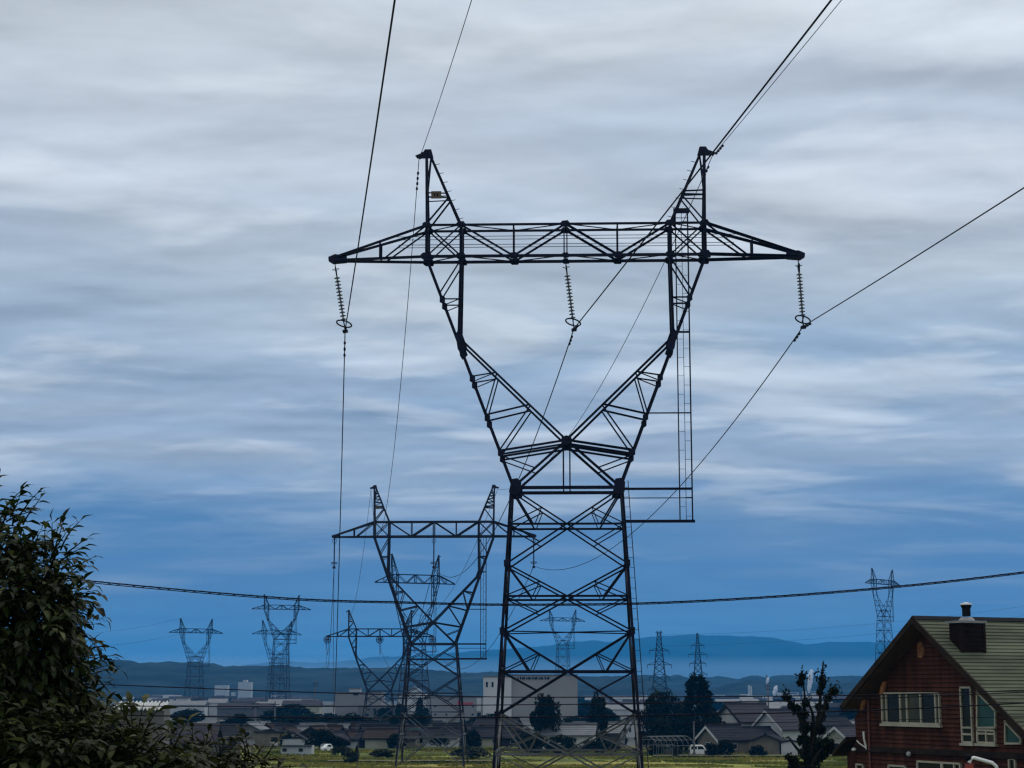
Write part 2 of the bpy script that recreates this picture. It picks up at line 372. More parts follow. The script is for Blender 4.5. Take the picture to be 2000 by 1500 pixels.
    if plate:
        p = V(-X[270], zt, -1).lerp(V(-RU(271, 302)[0], RU(271, 302)[1], -1, .18), .42) + Vector((.6 * sx, -.08, 0))
        m_ = MB(); m_.box((p.x - .3, p.y - .03, p.z - .24), (p.x + .34, p.y, p.z + .24)); npl = m_.build('number_plate', plate_m, root)
        m_ = MB()
        for dx in (-.12, .06): m_.box((p.x + dx, p.y - .036, p.z - .1), (p.x + dx + .09, p.y - .031, p.z + .1))
        m_.build('mark', dark_m, npl)
    # the V-shaped neck
    for f in (-1, 1):
        for s in (-1, 1):
            o = lambda py: V(s * outer(py)[0], outer(py)[1], f)
            q = lambda off, py: V(s * RU(off, py)[0], RU(off, py)[1], f)
            neck.bar(o(508), o(957), .25 * T); i0, i1 = q(203, 508), q(207, 650); neck.bar(i0, i1, .26 * T); neck.bar(i1, q(198, 675), .32 * T)
            apex = q(0, 865); v0 = q(203, 668); vv = lambda k: v0.lerp(apex, k); neck.bar(v0, apex, .19 * T)
            for p_, r_, w in ((o(588), q(205, 588), .12), (o(576), q(204, 512), .13), (o(740), vv(.33), .12), (o(815), vv(.65), .16), (o(812), vv(.34), .12), (o(884), vv(.66), .13),
                              (o(885), apex, .2), (q(98, 952), apex, .22), (o(895), q(98, 952).lerp(apex, .38), .11), (o(600), q(206, 588), .09), (o(750), vv(.33), .09), (o(660), i1, .2)):
                neck.bar(p_, r_, w * T)
            if detail > 1:
                neck.bar(o(892), q(0, 872), .12); c = o(672) + Vector((-s * .05, f * .06, 0))
                neck.prism([c + Vector((-s * a, 0, e)) for a, e in ((-.22, .4), (.1, .6), (.2, .15), (.42, -.45), (.08, -.75), (-.08, -.5))], (0, .03 * f, 0))
                for yy in (590, 745, 822, 890):
                    c = o(yy) + Vector((0, f * .05, 0)); neck.prism([c + Vector((a * .17, 0, e * .26)) for a, e in ((-1, -.6), (0, -1), (1, -.5), (1, .6), (0, 1), (-1, .5))], (0, .03 * f, 0))
                c = q(100, 955) + Vector((0, f * .06, 0)); neck.prism([c + Vector((a * .4, 0, e * .5)) for a, e in ((-.9, -.7), (0, -1), (.9, -.7), (1, .5), (.4, 1), (-.5, .9))], (0, .04 * f, 0))
                for dx in (-.2, .2): neck.bar(V(dx, RU(0, 868)[1], f), V(dx, 0, f), .08) if s > 0 else None
        neck.bar(V(-RU(101, 957)[0], 0, f), V(RU(101, 957)[0], 0, f), .3 * T)
        c = V(0, RU(0, 865)[1], f) + Vector((0, .05 * f, 0)); neck.prism([c + Vector((a * .36, 0, e * .28)) for a, e in ((-1, -.3), (-.4, -1), (.4, -1), (1, -.3), (.8, .6), (0, 1), (-.8, .6))], (0, .03 * f, 0))
    for s in (-1, 1):
        for py, pv in ((588, .12), (740, .1), (815, .1), (885, .12), (957, .18), (668, .14)):
            a = outer(py); neck.bar(V(s * a[0], a[1], -1), V(s * a[0], a[1], 1), pv * T)
        if detail > 0:
            for pa, pb in ((510, 588), (588, 668), (668, 740), (740, 815), (815, 885), (885, 957)):
                a, b_ = outer(pa), outer(pb); neck.bar(V(s * a[0], a[1], -1), V(s * b_[0], b_[1], 1), .09 * T)
    neck.bar(V(0, RU(0, 865)[1], -1), V(0, RU(0, 865)[1], 1), .14 * T)
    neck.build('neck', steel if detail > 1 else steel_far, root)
    # body: four flaring legs, X panels with a horizontal at each crossing
    hw0 = RU(107, 957)[0] * sx; hw1 = hw0 + slope * body_h
    def corner(fx, fy, h):      # h metres below the waist
        k = h / body_h; return Vector((fx * (hw0 + (hw1 - hw0) * k), fy * (1.5 + (hw1 * .93 - 1.5) * k), body_h - h))
    if panels is None:
        panels = [0]; stp = 4.6
        while panels[-1] + stp * 1.5 < body_h: panels.append(panels[-1] + stp); stp *= 1.1
        panels.append(body_h)
    faces = [((-1, -1), (1, -1)), ((-1, 1), (1, 1)), ((-1, -1), (-1, 1)), ((1, -1), (1, 1))]
    for fx in (-1, 1):
        for fy in (-1, 1):
            lg = MB(); lg.bar(corner(fx, fy, 0), corner(fx, fy, body_h), .23 * T)
            if detail > 1:
                for h in panels[1:-1]:
                    c = corner(fx, fy, h); lg.prism([c + Vector((a * .15, fy * .15, e * .3)) for a, e in ((-1, -.7), (1, -.7), (1, .7), (-1, .7))], (0, .03 * fy, 0))
                b0 = corner(fx, fy, body_h); lg.box((b0.x - .45, b0.y - .45, -.8), (b0.x + .45, b0.y + .45, .35))
            lg.build('leg', steel if detail > 1 else steel_far, root)
    for h0, h1 in zip(panels, panels[1:]):
        for (A, B) in faces:
            a0, b0, a1, b1 = corner(*A, h0), corner(*B, h0), corner(*A, h1), corner(*B, h1)
            wa, wb = (b0 - a0).length, (b1 - a1).length; km = wa / (wa + wb); hm = h0 + (h1 - h0) * km
            bd = low if (detail > 0 and h1 == panels[-1] or detail > 1 and h1 == panels[-2]) else body; bd.bar(a0, b1, .14 * T); bd.bar(b0, a1, .14 * T)
            am, bm = corner(*A, hm), corner(*B, hm); bd.bar(am, bm, .19 * T)
            if detail > 0:
                x = a0.lerp(b1, km)
                for (c0, cm, c1, oo) in ((a0, am, a1, b1), (b0, bm, b1, a1)):
                    bd.bar(c0.lerp(x, .55), cm, .1 * T); bd.bar(c0.lerp(x, .55), cm.lerp(x, .45), .08 * T) if detail > 1 else None
                    bd.bar(c1.lerp(x, .55), cm, .1 * T)
                    if detail > 1: bd.bar(c0, cm.lerp(x, .42), .1)
    for h in panels[2:-1:2]:
        body.bar(corner(-1, -1, h), corner(1, 1, h), .1 * T); body.bar(corner(1, -1, h), corner(-1, 1, h), .1 * T)
    if low.v: low.build('base_section', steel_light, root)  # lowest panels of the same lattice, brightened by colour alone
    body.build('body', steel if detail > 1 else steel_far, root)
    if ladder:
        ld = MB(); x0 = RU(216, 700)[0] * sx; x1 = RU(240, 700)[0] * sx; xm = (x0 + x1) / 2
        zt_ = body_h + RU(0, 414)[1] * sz if detail > 1 else body_h + RU(0, 505)[1] * sz; zb_ = body_h + RU(0, 1020)[1] * sz
        yl = -.55
        for x, w in ((x0, .1), (x1, .12)): ld.bar((x, yl, zb_), (x, yl, zt_), w * T)
        ld.rod((xm, yl, zb_), (xm, yl, zt_), .025 * T, 4)
        if detail > 0:
            k = 0; z = zb_ + .3
            while z < zt_ - .8:
                a = (x0, xm) if k % 2 else (xm, x1); ld.rod((a[0], yl, z), (a[1], yl, z), .018 * T, 4); z += .58; k += 1
        for py, w in ((653, .18), (810, .12), (957, .22), (975, .08)):
            xx = (outer(py)[0] if py < 958 else RU(108, py)[0]) * sx; z = body_h + RU(0, py)[1] * sz
            ld.bar((xx, yl, z), (x1, yl, z), w * T)
        z = zb_; ld.bar((RU(110, 1020)[0] * sx, yl, z), (x1 + .15, yl, z), .26 * T)
        if detail > 1:
            ld.box((x0 - .12, yl - .05, zt_ - .3), (x1 + .12, yl + .05, zt_ + .02)); ld.bar((x0 - .05, yl, zt_ - 1.1), (x0 - .05, yl, zt_), .1); ld.rod((x0, yl, zt_ - .6), (x1, yl, zt_ - .6), .025, 4)
            xx = [corner(1, -1, h).x + .35 for h in (0, body_h)]; y_ = [corner(1, -1, h).y for h in (0, body_h)]
            ld.rod((xx[0], y_[0], body_h + .4), (xx[1], y_[1], 0), .025, 4)
            for i in range(30):
                k = i / 30; p = Vector((xx[0], y_[0], body_h)).lerp(Vector((xx[1], y_[1], 0)), k); ld.rod(p, p + Vector((-.34, 0, 0)), .014, 4)
        ld.build('ladder', steel if detail > 1 else steel_far, root)
    root['bh'] = body_h
    return root, V

g1 = ground(0, 110)
ax1 = P(1107, 957, 110).x
hb1 = WAIST - g1
pz = [hb1 - (U(0, y)[1] - g1) for y in (957, 1105, 1235, 1395, 1548)] + [hb1]
RZ1 = R(-2.0)
t1, V1 = delta_tower('lattice_pylon', 'largest dark steel lattice pylon with wide crossarm and side ladder, nearest to the viewer', (ax1, 110, g1), RZ1, hb1, thick=.71, detail=2, panels=pz, slope=.056,
                     group='delta pylons of the high voltage line')
GP = 'delta pylons of the high voltage line'
t2, V2 = delta_tower('lattice_pylon', 'second largest lattice pylon, standing directly behind and left of the biggest pylon', (P(846, 1258, 262).x, 262, 0), R(-2), P(846, 1258, 262).z, 1., 1.06, 1., 1, group=GP, slope=.085)
p = P(742, 1243, 493)
t3, V3 = delta_tower('lattice_pylon', 'low lattice pylon with ringed insulators, partly hidden behind the second largest pylon', (p.x, 493, 0), R(-1), p.z - RU(0, 504)[1], .98, 1., 1.1, 1, group=GP, slope=.12)
p = P(811, 1139, 610)
t4, V4 = delta_tower('lattice_pylon', 'tall slim pylon whose crossarm shows inside the V of the second largest pylon', (p.x, 610, 0), R(24), p.z - RU(0, 504)[1] * 1.38, .97, 1.38, 1.15, 0, group=GP, slope=.06)
FAR = [  # px axis, row of crossarm, arm width px, depth, turn, label
    (383, 1236, 90, 900, 36, 'lone far pylon above the wooded hill, leftmost of all the pylons'),
    (550, 1190, 106, 860, 22, 'far pylon with crossarm just under the thick cable, taller of an overlapping pair'),
    (541, 1239, 84, 1120, 40, 'shorter far pylon overlapped by its taller twin, its crossarm halfway down the twin'),
    (1099, 1213, 86, 1090, 20, 'hazy far pylon seen through the legs of the biggest pylon'),
    (1724, 1141, 84, 900, 47, 'tall far pylon rising behind the green roof of the brown house'),
]
for i, (px, py, w, D, rz, lab) in enumerate(FAR):
    p = P(px, py, D); arm_w = 2 * RU(452, 504)[0] * math.cos(R(rz)); s_ = (w / F * D) / arm_w
    delta_tower('lattice_pylon', lab, (p.x, D, 0), R(rz), max(6, p.z - RU(0, 504)[1] * s_), s_, s_, 1.1, 0, group=GP, plate=False, slope=.03)

# slim double-circuit pylons far right
def circuit_tower(px, top, D, label, narrow):
    p = P(px, top, D); H = p.z; root = empty('double_circuit_pylon', (p.x, D, 0), label, 'pylon', 'slim double circuit pylons')
    b = MB()
    def hw(z): return 4.2 * (1 - z / H) ** 1.15 * (1 if not narrow else .9) + (.9 if not narrow else .45)
    n = 13; zs = [H * (1 - (1 - i / n) ** 1.25) for i in range(n + 1)]
    for fx in (-1, 1):
        for fy in (-1, 1):
            for a, c in zip(zs, zs[1:]): b.bar((fx * hw(a), fy * hw(a), a), (fx * hw(c), fy * hw(c), c), .3)
    for i, (a, c) in enumerate(zip(zs, zs[1:])):
        for f in (-1, 1):
            b.bar((-hw(a), f * hw(a), a), (hw(c), f * hw(c), c), .2); b.bar((hw(a), f * hw(a), a), (-hw(c), f * hw(c), c), .2); b.bar((-hw(c), f * hw(c), c), (hw(c), f * hw(c), c), .22)
            b.bar((f * hw(a), -hw(a), a), (f * hw(c), hw(c), c), .18)
    b.build('body', steel_far, root)
    for k, wd in ((.985, 1.8 if not narrow else 1.2), (.76, 5.4), (.58, 6.6), (.42, 5.6), (.26, 6.4)) if not narrow else ((.84, 3.8), (.72, 5.6), (.6, 4.8), (.46, 5.2), (.36, 7.2)):
        c = MB(); z = H * k
        for f in (-1, 1):
            for s in (-1, 1): c.bar((s * wd, 0, z), (s * hw(z), f * hw(z), z), .28); c.bar((s * wd, 0, z), (s * hw(z), f * hw(z), z + 1.4), .2)
            c.bar((f * hw(z), -hw(z), z), (f * hw(z), hw(z), z), .2)
        c.bar((-hw(z), 0, z), (hw(z), 0, z), .2); c.build('crossarm', steel_far, root)
        for f in (-1, 1):
            if k < .95: c = MB(); c.rod((f * wd, 0, z), (f * wd * 1.02, 0, z - 2.), .16, 5); c.build('insulator', steel_far, root)
circuit_tower(1287, 1234, 1000, 'slim double circuit pylon with five crossarms above the left dark pine', False)
circuit_tower(1362, 1237, 1080, 'narrow pointed double circuit pylon rising from behind the tallest conifer', True)

# ------------------------------------------------------------------ insulator strings and conductors
def place(o, top, bot):
    d = bot - top; o.location = top; o.rotation_mode = 'QUATERNION'; o.rotation_quaternion = (-d).to_track_quat('Z', 'Y'); return d.length
disc_me = MB(); disc_me.lathe([(.05, .09), (.085, .07), (.09, .03), (.19, .0), (.195, -.025), (.1, -.03), (.06, -.06), (.04, -.1)], 14)
disc_proto = None
def insulator(label, top, bot, group):
    global disc_proto
    L = (bot - top).length
    root = empty('insulator_string', top, label, 'insulator', group)
    place(root, top, bot)
    m = MB(); m.rod((0, 0, .05), (0, 0, -.5), .035); m.rod((0, 0, -.5), (0, 0, -L + .05), .04, 6); m.build('rod', steel, root)
    m = MB()
    for s in (-1, 1): m.tube([(0, 0, -.26), (s * .18, 0, -.22), (s * .34, 0, -.36), (s * .22, 0, -.62), (s * .12, 0, -.78), (0, 0, -.8)], .036, 5)
    m.tube([(.0, .22, -.32), (-.25, 0, -.36), (0, -.22, -.32), (.25, 0, -.36), (0, .22, -.32)], .02, 5); m.build('arcing_horn', steel, root)
    n = 13; z0, z1 = -.9, -L + .72
    for i in range(n):
        z = z0 + (z1 - z0) * i / (n - 1)
        if disc_proto is None: o = disc_proto = disc_me.build('insulator_disc', porc, root, (0, 0, z), True)
        else: o = disc_proto.copy(); COL.objects.link(o); o.parent = root; o.location = (0, 0, z)
    m = MB(); zr = -L + .42; pts = [(.45 * math.cos(a), .45 * math.sin(a), zr - .3 * math.sin(a) * .55 + .12 * math.cos(a)) for a in [2 * math.pi * k / 20 for k in range(21)]]
    m.tube(pts, .048, 6); m.rod(pts[0], pts[10], .036); m.build('grading_ring', steel, root)
    m = MB(); m.tube([(0, 0, -L + .25), (.1, 0, -L + .12), (.06, 0, -L - .04)], .035, 5); m.tube([(0, 0, -L + .25), (-.1, 0, -L + .12), (-.06, 0, -L - .04)], .035, 5)
    m.box((-.22, -.16, -L - .14), (.22, .16, -L)); m.build('clamp', steel, root)
def catenary(a, b, sag, n=48):
    return [a.lerp(b, i / n) - Vector((0, 0, 4 * sag * (i / n) * (1 - i / n))) for i in range(n + 1)]
def solve_sag(a, b, px, py):   # sag that sends the wire nearest to a point of the picture
    best = None
    for k in range(1, 160):
        sg = k * .15
        for p in catenary(a, b, sg, 60):
            d = p - CAM; q = d.dot(fw); x = 1000 + F * d.x / q; y = 750 - F * d.dot(up) / q
            e = (x - px) ** 2 + (y - py) ** 2
            if best is None or e < best[0]: best = (e, sg)
    return best[1]
def wire(label, pts, r, name='power_line', group=None, dampers=(), m=wire_m, cat='cable'):
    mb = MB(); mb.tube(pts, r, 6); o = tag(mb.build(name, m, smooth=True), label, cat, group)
    for d in dampers:
        c = Vector(pts[0]); i = 0; acc = 0
        while acc < d and i < len(pts) - 1: acc += (Vector(pts[i + 1]) - Vector(pts[i])).length; i += 1
        e = (Vector(pts[i]) - Vector(pts[i - 1])); l = e.length; q = Vector(pts[i]) - e.normalized() * (acc - d); e.normalize()
        w = MB(); q2 = q - Vector((0, 0, .12)); w.rod(q, q2, .03); w.rod(q2 - e * .28, q2 + e * .28, .016, 5)
        for s in (-1, 1): w.rod(q2 + e * s * .2, q2 + e * s * .36, .075, 8)
        w.build('vibration_damper', steel, o)
    return o
def W1(root, V, x, z, f=0, d=0):
    return root.matrix_world @ V(x, z, f, d) if False else Matrix.Translation(root.location) @ Matrix.Rotation(root.rotation_euler.z, 4, 'Z') @ V(x, z, f, d)
xt = RU(452, 505)[0]; zt_arm = RU(0, 505)[1]
tops = [W1(t1, V1, -xt, zt_arm) - Vector((0, 0, .25)), W1(t1, V1, 0, RU(0, 512)[1]), W1(t1, V1, xt, zt_arm) - Vector((0, 0, .25))]
bots = [P(674, 645, tops[0].y), P(1121, 642, tops[1].y), P(1569, 637, tops[2].y)]
nm = ['left', 'middle', 'right']
for a, b, l in zip(tops, bots, ('outer left end', 'middle', 'outer right end')):
    insulator(f'string of grey disc insulators hanging from the {l} of the biggest pylon crossarm', a, b, 'insulator strings of the biggest pylon')
def drop(root, V, x): return W1(root, V, x, zt_arm) - Vector((0, 0, 4.3))
b2 = [drop(t2, V2, -xt), drop(t2, V2, 0), drop(t2, V2, xt)]
i2 = empty('tmp', (0, 0, 0), None, None); bpy.data.objects.remove(i2)
def simple_string(label, top, bot, group, ring=True):
    root = empty('insulator_string', top, label, 'insulator', group); L = place(root, top, bot)
    m = MB(); m.rod((0, 0, 0), (0, 0, -L), .09, 6); m.tube([(0, 0, -.3), (.3, 0, -.4), (.2, 0, -.9), (-.2, 0, -.9), (-.3, 0, -.4), (0, 0, -.3)], .04, 5); m.build('disc_stack', steel_far, root)
    m = MB(); pts = [(.42 * math.cos(a), .42 * math.sin(a), -L + .5 + .15 * math.sin(a)) for a in [2 * math.pi * k / 16 for k in range(17)]]; m.tube(pts, .06, 5)
    m.box((-.2, -.2, -L - .3), (.2, .2, -L)); m.build('grading_ring', steel_far, root)
for k, (x, l) in enumerate(zip((-xt, 0, xt), ('left tip', 'middle', 'right tip'))):
    simple_string(f'slender insulator string at the {l} of the second largest pylon crossarm', W1(t2, V2, x, zt_arm), b2[k], 'insulator strings of the second pylon')
b3 = [W1(t3, V3, x, zt_arm) for x in (-xt, 0, xt)]
for k, l in enumerate(('left tip', 'middle', 'right tip')):
    root = empty('insulator_string', b3[k], f'round ringed tension insulator at the {l} of the low pylon crossarm', 'insulator', 'tension insulators of the low pylon')
    m = MB()
    for rr in (.95, .55): m.tube([(rr * math.cos(a), -.5, -.9 + rr * math.sin(a)) for a in [2 * math.pi * q / 18 for q in range(19)]], .11, 5)
    for a in range(3): m.rod((-.9 * math.cos(a * 1.05), -.5, -.9 - .9 * math.sin(a * 1.05)), (.9 * math.cos(a * 1.05), -.5, -.9 + .9 * math.sin(a * 1.05)), .07, 4)
    m.build('grading_ring', steel_far, root); m = MB(); m.rod((0, 0, -.2), (0, -4, -.9), .16, 6); m.rod((0, 0, -.2), (0, 4, -.9), .16, 6); m.build('disc_stack', steel_far, root)
    m = MB(); m.tube([(0, -4, -.9), (.1, -2, -3.6), (.1, 0, -5), (.1, 2, -3.6), (0, 4, -.9)], .06, 5); m.build('jumper', steel_far, root)
# spans towards the viewer, over the camera
dirv = Vector((.118, -1, 0)); Ls = 235
def toward(a, px, py, L=Ls):
    b = a + dirv * L + Vector((0, 0, 2)); return catenary(a, b, solve_sag(a, b, px, py), 90)
GC = 'conductors of the big pylon'
for k, (px, py) in enumerate(((775, 0), (1608, 0), (1999, 358))):
    wire(f'thick {nm[k]} conductor running from the biggest pylon up over the viewer', toward(bots[k], px, py), .036, group=GC, dampers=(1.2,))
mids = [(677, 960), (1000, 962), (1245, 1035)]
for k in range(3):
    a, b = bots[k], b2[k]; sg = solve_sag(a, b, *mids[k])
    wire(f'{nm[k]} conductor sagging from the biggest pylon back to the second largest pylon', catenary(a, b, sg, 70), .034, group=GC, dampers=(1.3, 1.9))
pk1 = [W1(t1, V1, s * RU(286, 305)[0], RU(0, 309)[1]) for s in (-1, 1)]
pk2 = [W1(t2, V2, s * RU(286, 305)[0], RU(0, 309)[1]) for s in (-1, 1)]
pk3 = [W1(t3, V3, s * RU(286, 305)[0], RU(0, 309)[1]) for s in (-1, 1)]
for k, (px, py, mx, my) in enumerate(((922, 0, 788, 705), (1650, 0, 1200, 705))):
    l = ('left', 'right')[k]
    wire(f'thin earth wire from the {l} peak of the biggest pylon up over the viewer', toward(pk1[k], px, py), .019, 'earth_wire', 'earth wires', (1.5, 2.6))
    wire(f'thin earth wire sagging from the {l} peak of the biggest pylon to the second pylon', catenary(pk1[k], pk2[k], solve_sag(pk1[k], pk2[k], mx, my), 60), .024, 'earth_wire', 'earth wires', (1.5, 2.6))
    wire(f'faint earth wire between {l} peaks of the second and the low pylon', catenary(pk2[k], pk3[k], 7, 50), .03, 'earth_wire', 'earth wires')
for k in range(3):
    wire(f'{nm[k]} conductor sagging from the second pylon on to the low pylon', catenary(b2[k], b3[k] + Vector((0, -4, -1)), 11, 60), .045, group=GC)
# a thin line between far right pylons
a, b = P(1240, 1287, 1000), P(2100, 1180, 1000)
for i, (y0, y1) in enumerate(((1240, 1172), (1262, 1190))):
    wire(f'hairline far power line rising to the right above the mountains, {("upper", "lower")[i]} of two', catenary(P(1290, y0, 1000), P(2080, y1, 1000), 4, 30), .045, group='far power lines')
for i, (y0, y1) in enumerate(((1206, 1238), (1236, 1262))):
    wire(f'hairline far power line sloping from the leftmost pylon into the tree, {("upper", "lower")[i]} of two', catenary(P(360, y0, 900), P(60, y1, 900), 3, 20), .04, group='far power lines')

# street cables close to the viewer
def street(pts, Y): return [P(x, y, Y) for x, y in pts]
def smooth_pts(pts, n=60):
    out = []
    m = len(pts)
    def cr(a, b, c, d, t): return .5 * ((2 * b) + (c - a) * t + (2 * a - 5 * b + 4 * c - d) * t * t + (3 * b - a - 3 * c + d) * t ** 3)
    for i in range(m - 1):
        a, b, c, d = pts[max(i - 1, 0)], pts[i], pts[i + 1], pts[min(i + 2, m - 1)]
        k = max(2, n // (m - 1))
        for j in range(k): out.append((cr(a[0], b[0], c[0], d[0], j / k), cr(a[1], b[1], c[1], d[1], j / k)))
    return out + [pts[-1]]
base_pts = smooth_pts([(-500, 1060), (-150, 1097), (200, 1137), (560, 1168), (800, 1176), (1000, 1180), (1300, 1176), (1650, 1154), (2000, 1117), (2500, 1045)], 140)
root = empty('overhead_cable', P(1000, 1180, 36), 'thick bundled overhead cable stretched right across the picture in front of the pylons', 'cable', 'street cables')
def seg(pts, r, nme):
    mb = MB(); mb.tube([p - root.location for p in pts], r, 6); return mb.build(nme, cable_m, root, smooth=True)
c0 = street(base_pts, 36)
seg(c0, .013, 'main_cable'); seg([p + Vector((0, .01, -.026 - .02 * max(0, 1 - i / 55))) for i, p in enumerate(c0)], .009, 'second_cable')
hx = []
for i in range(len(c0) - 1):
    for j in range(4):
        q = c0[i].lerp(c0[i + 1], j / 4); a = (i * 4 + j) * .8; hx.append(q + Vector((0, .023 * math.cos(a), .023 * math.sin(a) - .01)))
seg(hx, .005, 'lashing_wire')
LINES = [
    ([(-300, 1316), (205, 1337), (600, 1352), (960, 1361), (1240, 1361), (1660, 1358), (2000, 1348), (2400, 1333)], 33, .009, 'twisted black cable crossing the foot of the wooded hill, topmost of the low street cables'),
    ([(-300, 1376), (230, 1379), (600, 1380), (960, 1377), (1240, 1374), (1640, 1366), (2000, 1352), (2400, 1334)], 34, .009, 'second low street cable crossing the factory fronts'),
    ([(-300, 1392), (230, 1397), (600, 1402), (960, 1401), (1240, 1398), (1650, 1389), (2000, 1373), (2400, 1350)], 32, .011, 'third low street cable, the boldest across the brown house windows'),
    ([(-300, 1411), (230, 1415), (600, 1418), (960, 1417), (1300, 1414), (1660, 1408), (2000, 1399), (2400, 1388)], 35, .006, 'lowest and thinnest street cable above the village roofs'),
]
for pts, Y, r, lab in LINES:
    wire(lab, street(smooth_pts(pts, 120), Y), r, 'street_cable', 'street cables', m=cable_m)


# ------------------------------------------------------------------ the brown house on the right
clap = mat('red_brown_clapboard', (.052, .0165, .0085), .85, .5, 1.6, stretch=(1.6, 1.6, .35), spec=.08, col2=(.084, .029, .016), detail=7, lo=.3, hi=.7)
roof_g = mat('faded_green_metal_roof', (.076, .085, .055), .85, .35, 1.3, stretch=(1, .3, 1), spec=.08, detail=7, lo=.3, hi=.7)
soff = mat('brown_soffit_wood', (.07, .035, .018), .8, .3, 2., stretch=(1, 6, 1))
trim_b = mat('dark_brown_trim', (.022, .014, .009), .8, .3, 2., spec=.08)
frame_m = mat('beige_window_frame', (.34, .31, .235), .6, .15, 2.)
curtain = mat('curtained_glass', (.045, .045, .03), .2, .35, .9, stretch=(3, 1, .6), spec=.2)
teal = mat('teal_glass', (.03, .085, .08), .15, .3, .5, spec=.3)
orange_w = mat('orange_varnished_wood', (.3, .12, .05), .55, .2, 5.)
white_m = mat('white_plastic', (.7, .7, .68), .4, .05, 2.)
HR = R(-65); g_ = Vector((math.cos(HR), math.sin(HR), 0)); r_ = Vector((-math.sin(HR), math.cos(HR), 0))
A_ = P(1783, 1207, 75); O_ = A_ + r_ * .8; O_.z = ground(O_.x, O_.y)
def hs(px, py, r=0.):
    p = PP(px, py, O_ + r_ * r, r_); d = p - O_; return d.dot(g_), d.z
ZR = A_.z - O_.z; sl, zl = hs(1645, 1377, -.8); KP = (ZR - zl) / -sl; SW = hs(1672, 1420)[0]; SRT = 8.0; EAR = 8.7; LEN = 13.
hs_root = empty('brown_house', O_, 'reddish brown clapboard house with a green ribbed roof and steep gable at the lower right', 'house', None, HR)
def zroof(x, off=0): return ZR - KP * abs(x) - off
w_ = MB(); TH = .34; z = 0.; bh = .18
def xr(z):   # wall limits at height z
    e = (ZR - TH - z) / KP; return max(SW, -e), min(SRT, e)
while True:
    z1 = z + bh
    a0, b0 = xr(z); a1, b1 = xr(z1)
    if b1 <= a1: break
    w_.add([(a0, -.06, z + .012), (b0, -.06, z + .012), (b1, -.005, z1), (a1, -.005, z1)], [(0, 1, 2, 3)]); w_.add([(a0, -.03, z - .002), (b0, -.03, z - .002), (b0, -.06, z + .012), (a0, -.06, z + .012)], [(0, 1, 2, 3)], 1); z = z1  # dark strip paints in the shadow gap under each board
for x, e in ((SW, zroof(SW, TH)), (SRT, zroof(SRT, TH))):
    zz = 0
    while zz + bh < e:
        o = .035 * (-1 if x < 0 else 1); w_.add([(x + o, 0, zz), (x + o, LEN, zz), (x, LEN, zz + bh), (x, 0, zz + bh), (x, 0, zz), (x, LEN, zz)], [(0, 1, 2, 3), (4, 5, 1, 0)]); zz += bh
w_.add([(SW, LEN, 0), (SRT, LEN, 0), (SRT, LEN, zroof(SRT, TH)), (0, LEN, ZR - TH), (SW, LEN, zroof(SW, TH))], [(4, 3, 2, 1, 0)])
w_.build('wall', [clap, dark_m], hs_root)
rf = MB(); n_ = Vector((KP, 0, 1)).normalized()
for sgn, xe in ((1, EAR), (-1, -sl)):
    N = int(math.hypot(xe, KP * xe) / .25); y0, y1 = -.8, LEN + .7
    for i in range(N):
        xa, xb = xe * i / N, xe * (i + 1) / N; nx_ = n_.x * sgn
        lift = .03
        rf.add([(sgn * xa, y0, zroof(xa)), (sgn * xa, y1, zroof(xa)), (sgn * xb + nx_ * lift, y1, zroof(xb) + n_.z * lift), (sgn * xb + nx_ * lift, y0, zroof(xb) + n_.z * lift), (sgn * xb, y0, zroof(xb)), (sgn * xb, y1, zroof(xb))],
               [(0, 1, 2, 3) if sgn < 0 else (3, 2, 1, 0), (3, 2, 5, 4) if sgn < 0 else (4, 5, 2, 3)], 0)
    rf.prism([(0, y0 + .02, ZR - .01), (sgn * xe, y0 + .02, zroof(xe, .01)), (sgn * xe, y0 + .02, zroof(xe, .2)), (0, y0 + .02, ZR - .27)], (0, y1 - y0 - .04, 0), 1)
rf_o = rf.build('roof', [roof_g, soff], hs_root)
m = MB(); m.prism([(-.2, -.84, ZR - .06), (0, -.84, ZR + .1), (.2, -.84, ZR - .06)], (0, LEN + 1.6, 0)); m.build('ridge_cap', dark_m, rf_o)
for s, xe in ((1, EAR), (-1, -sl)):
    m = MB(); m.prism([(0, -.86, ZR + .06), (s * xe, -.86, zroof(xe, -.06)), (s * xe, -.86, zroof(xe, .24)), (0, -.86, ZR - .24)], (0, .07, 0)); m.build('barge_board', trim_b, rf_o)
m = MB(); m.box((sl - .12, -.86, zl - .12), (sl + .02, LEN, zl + .0)); m.build('gutter', dark_m, rf_o)
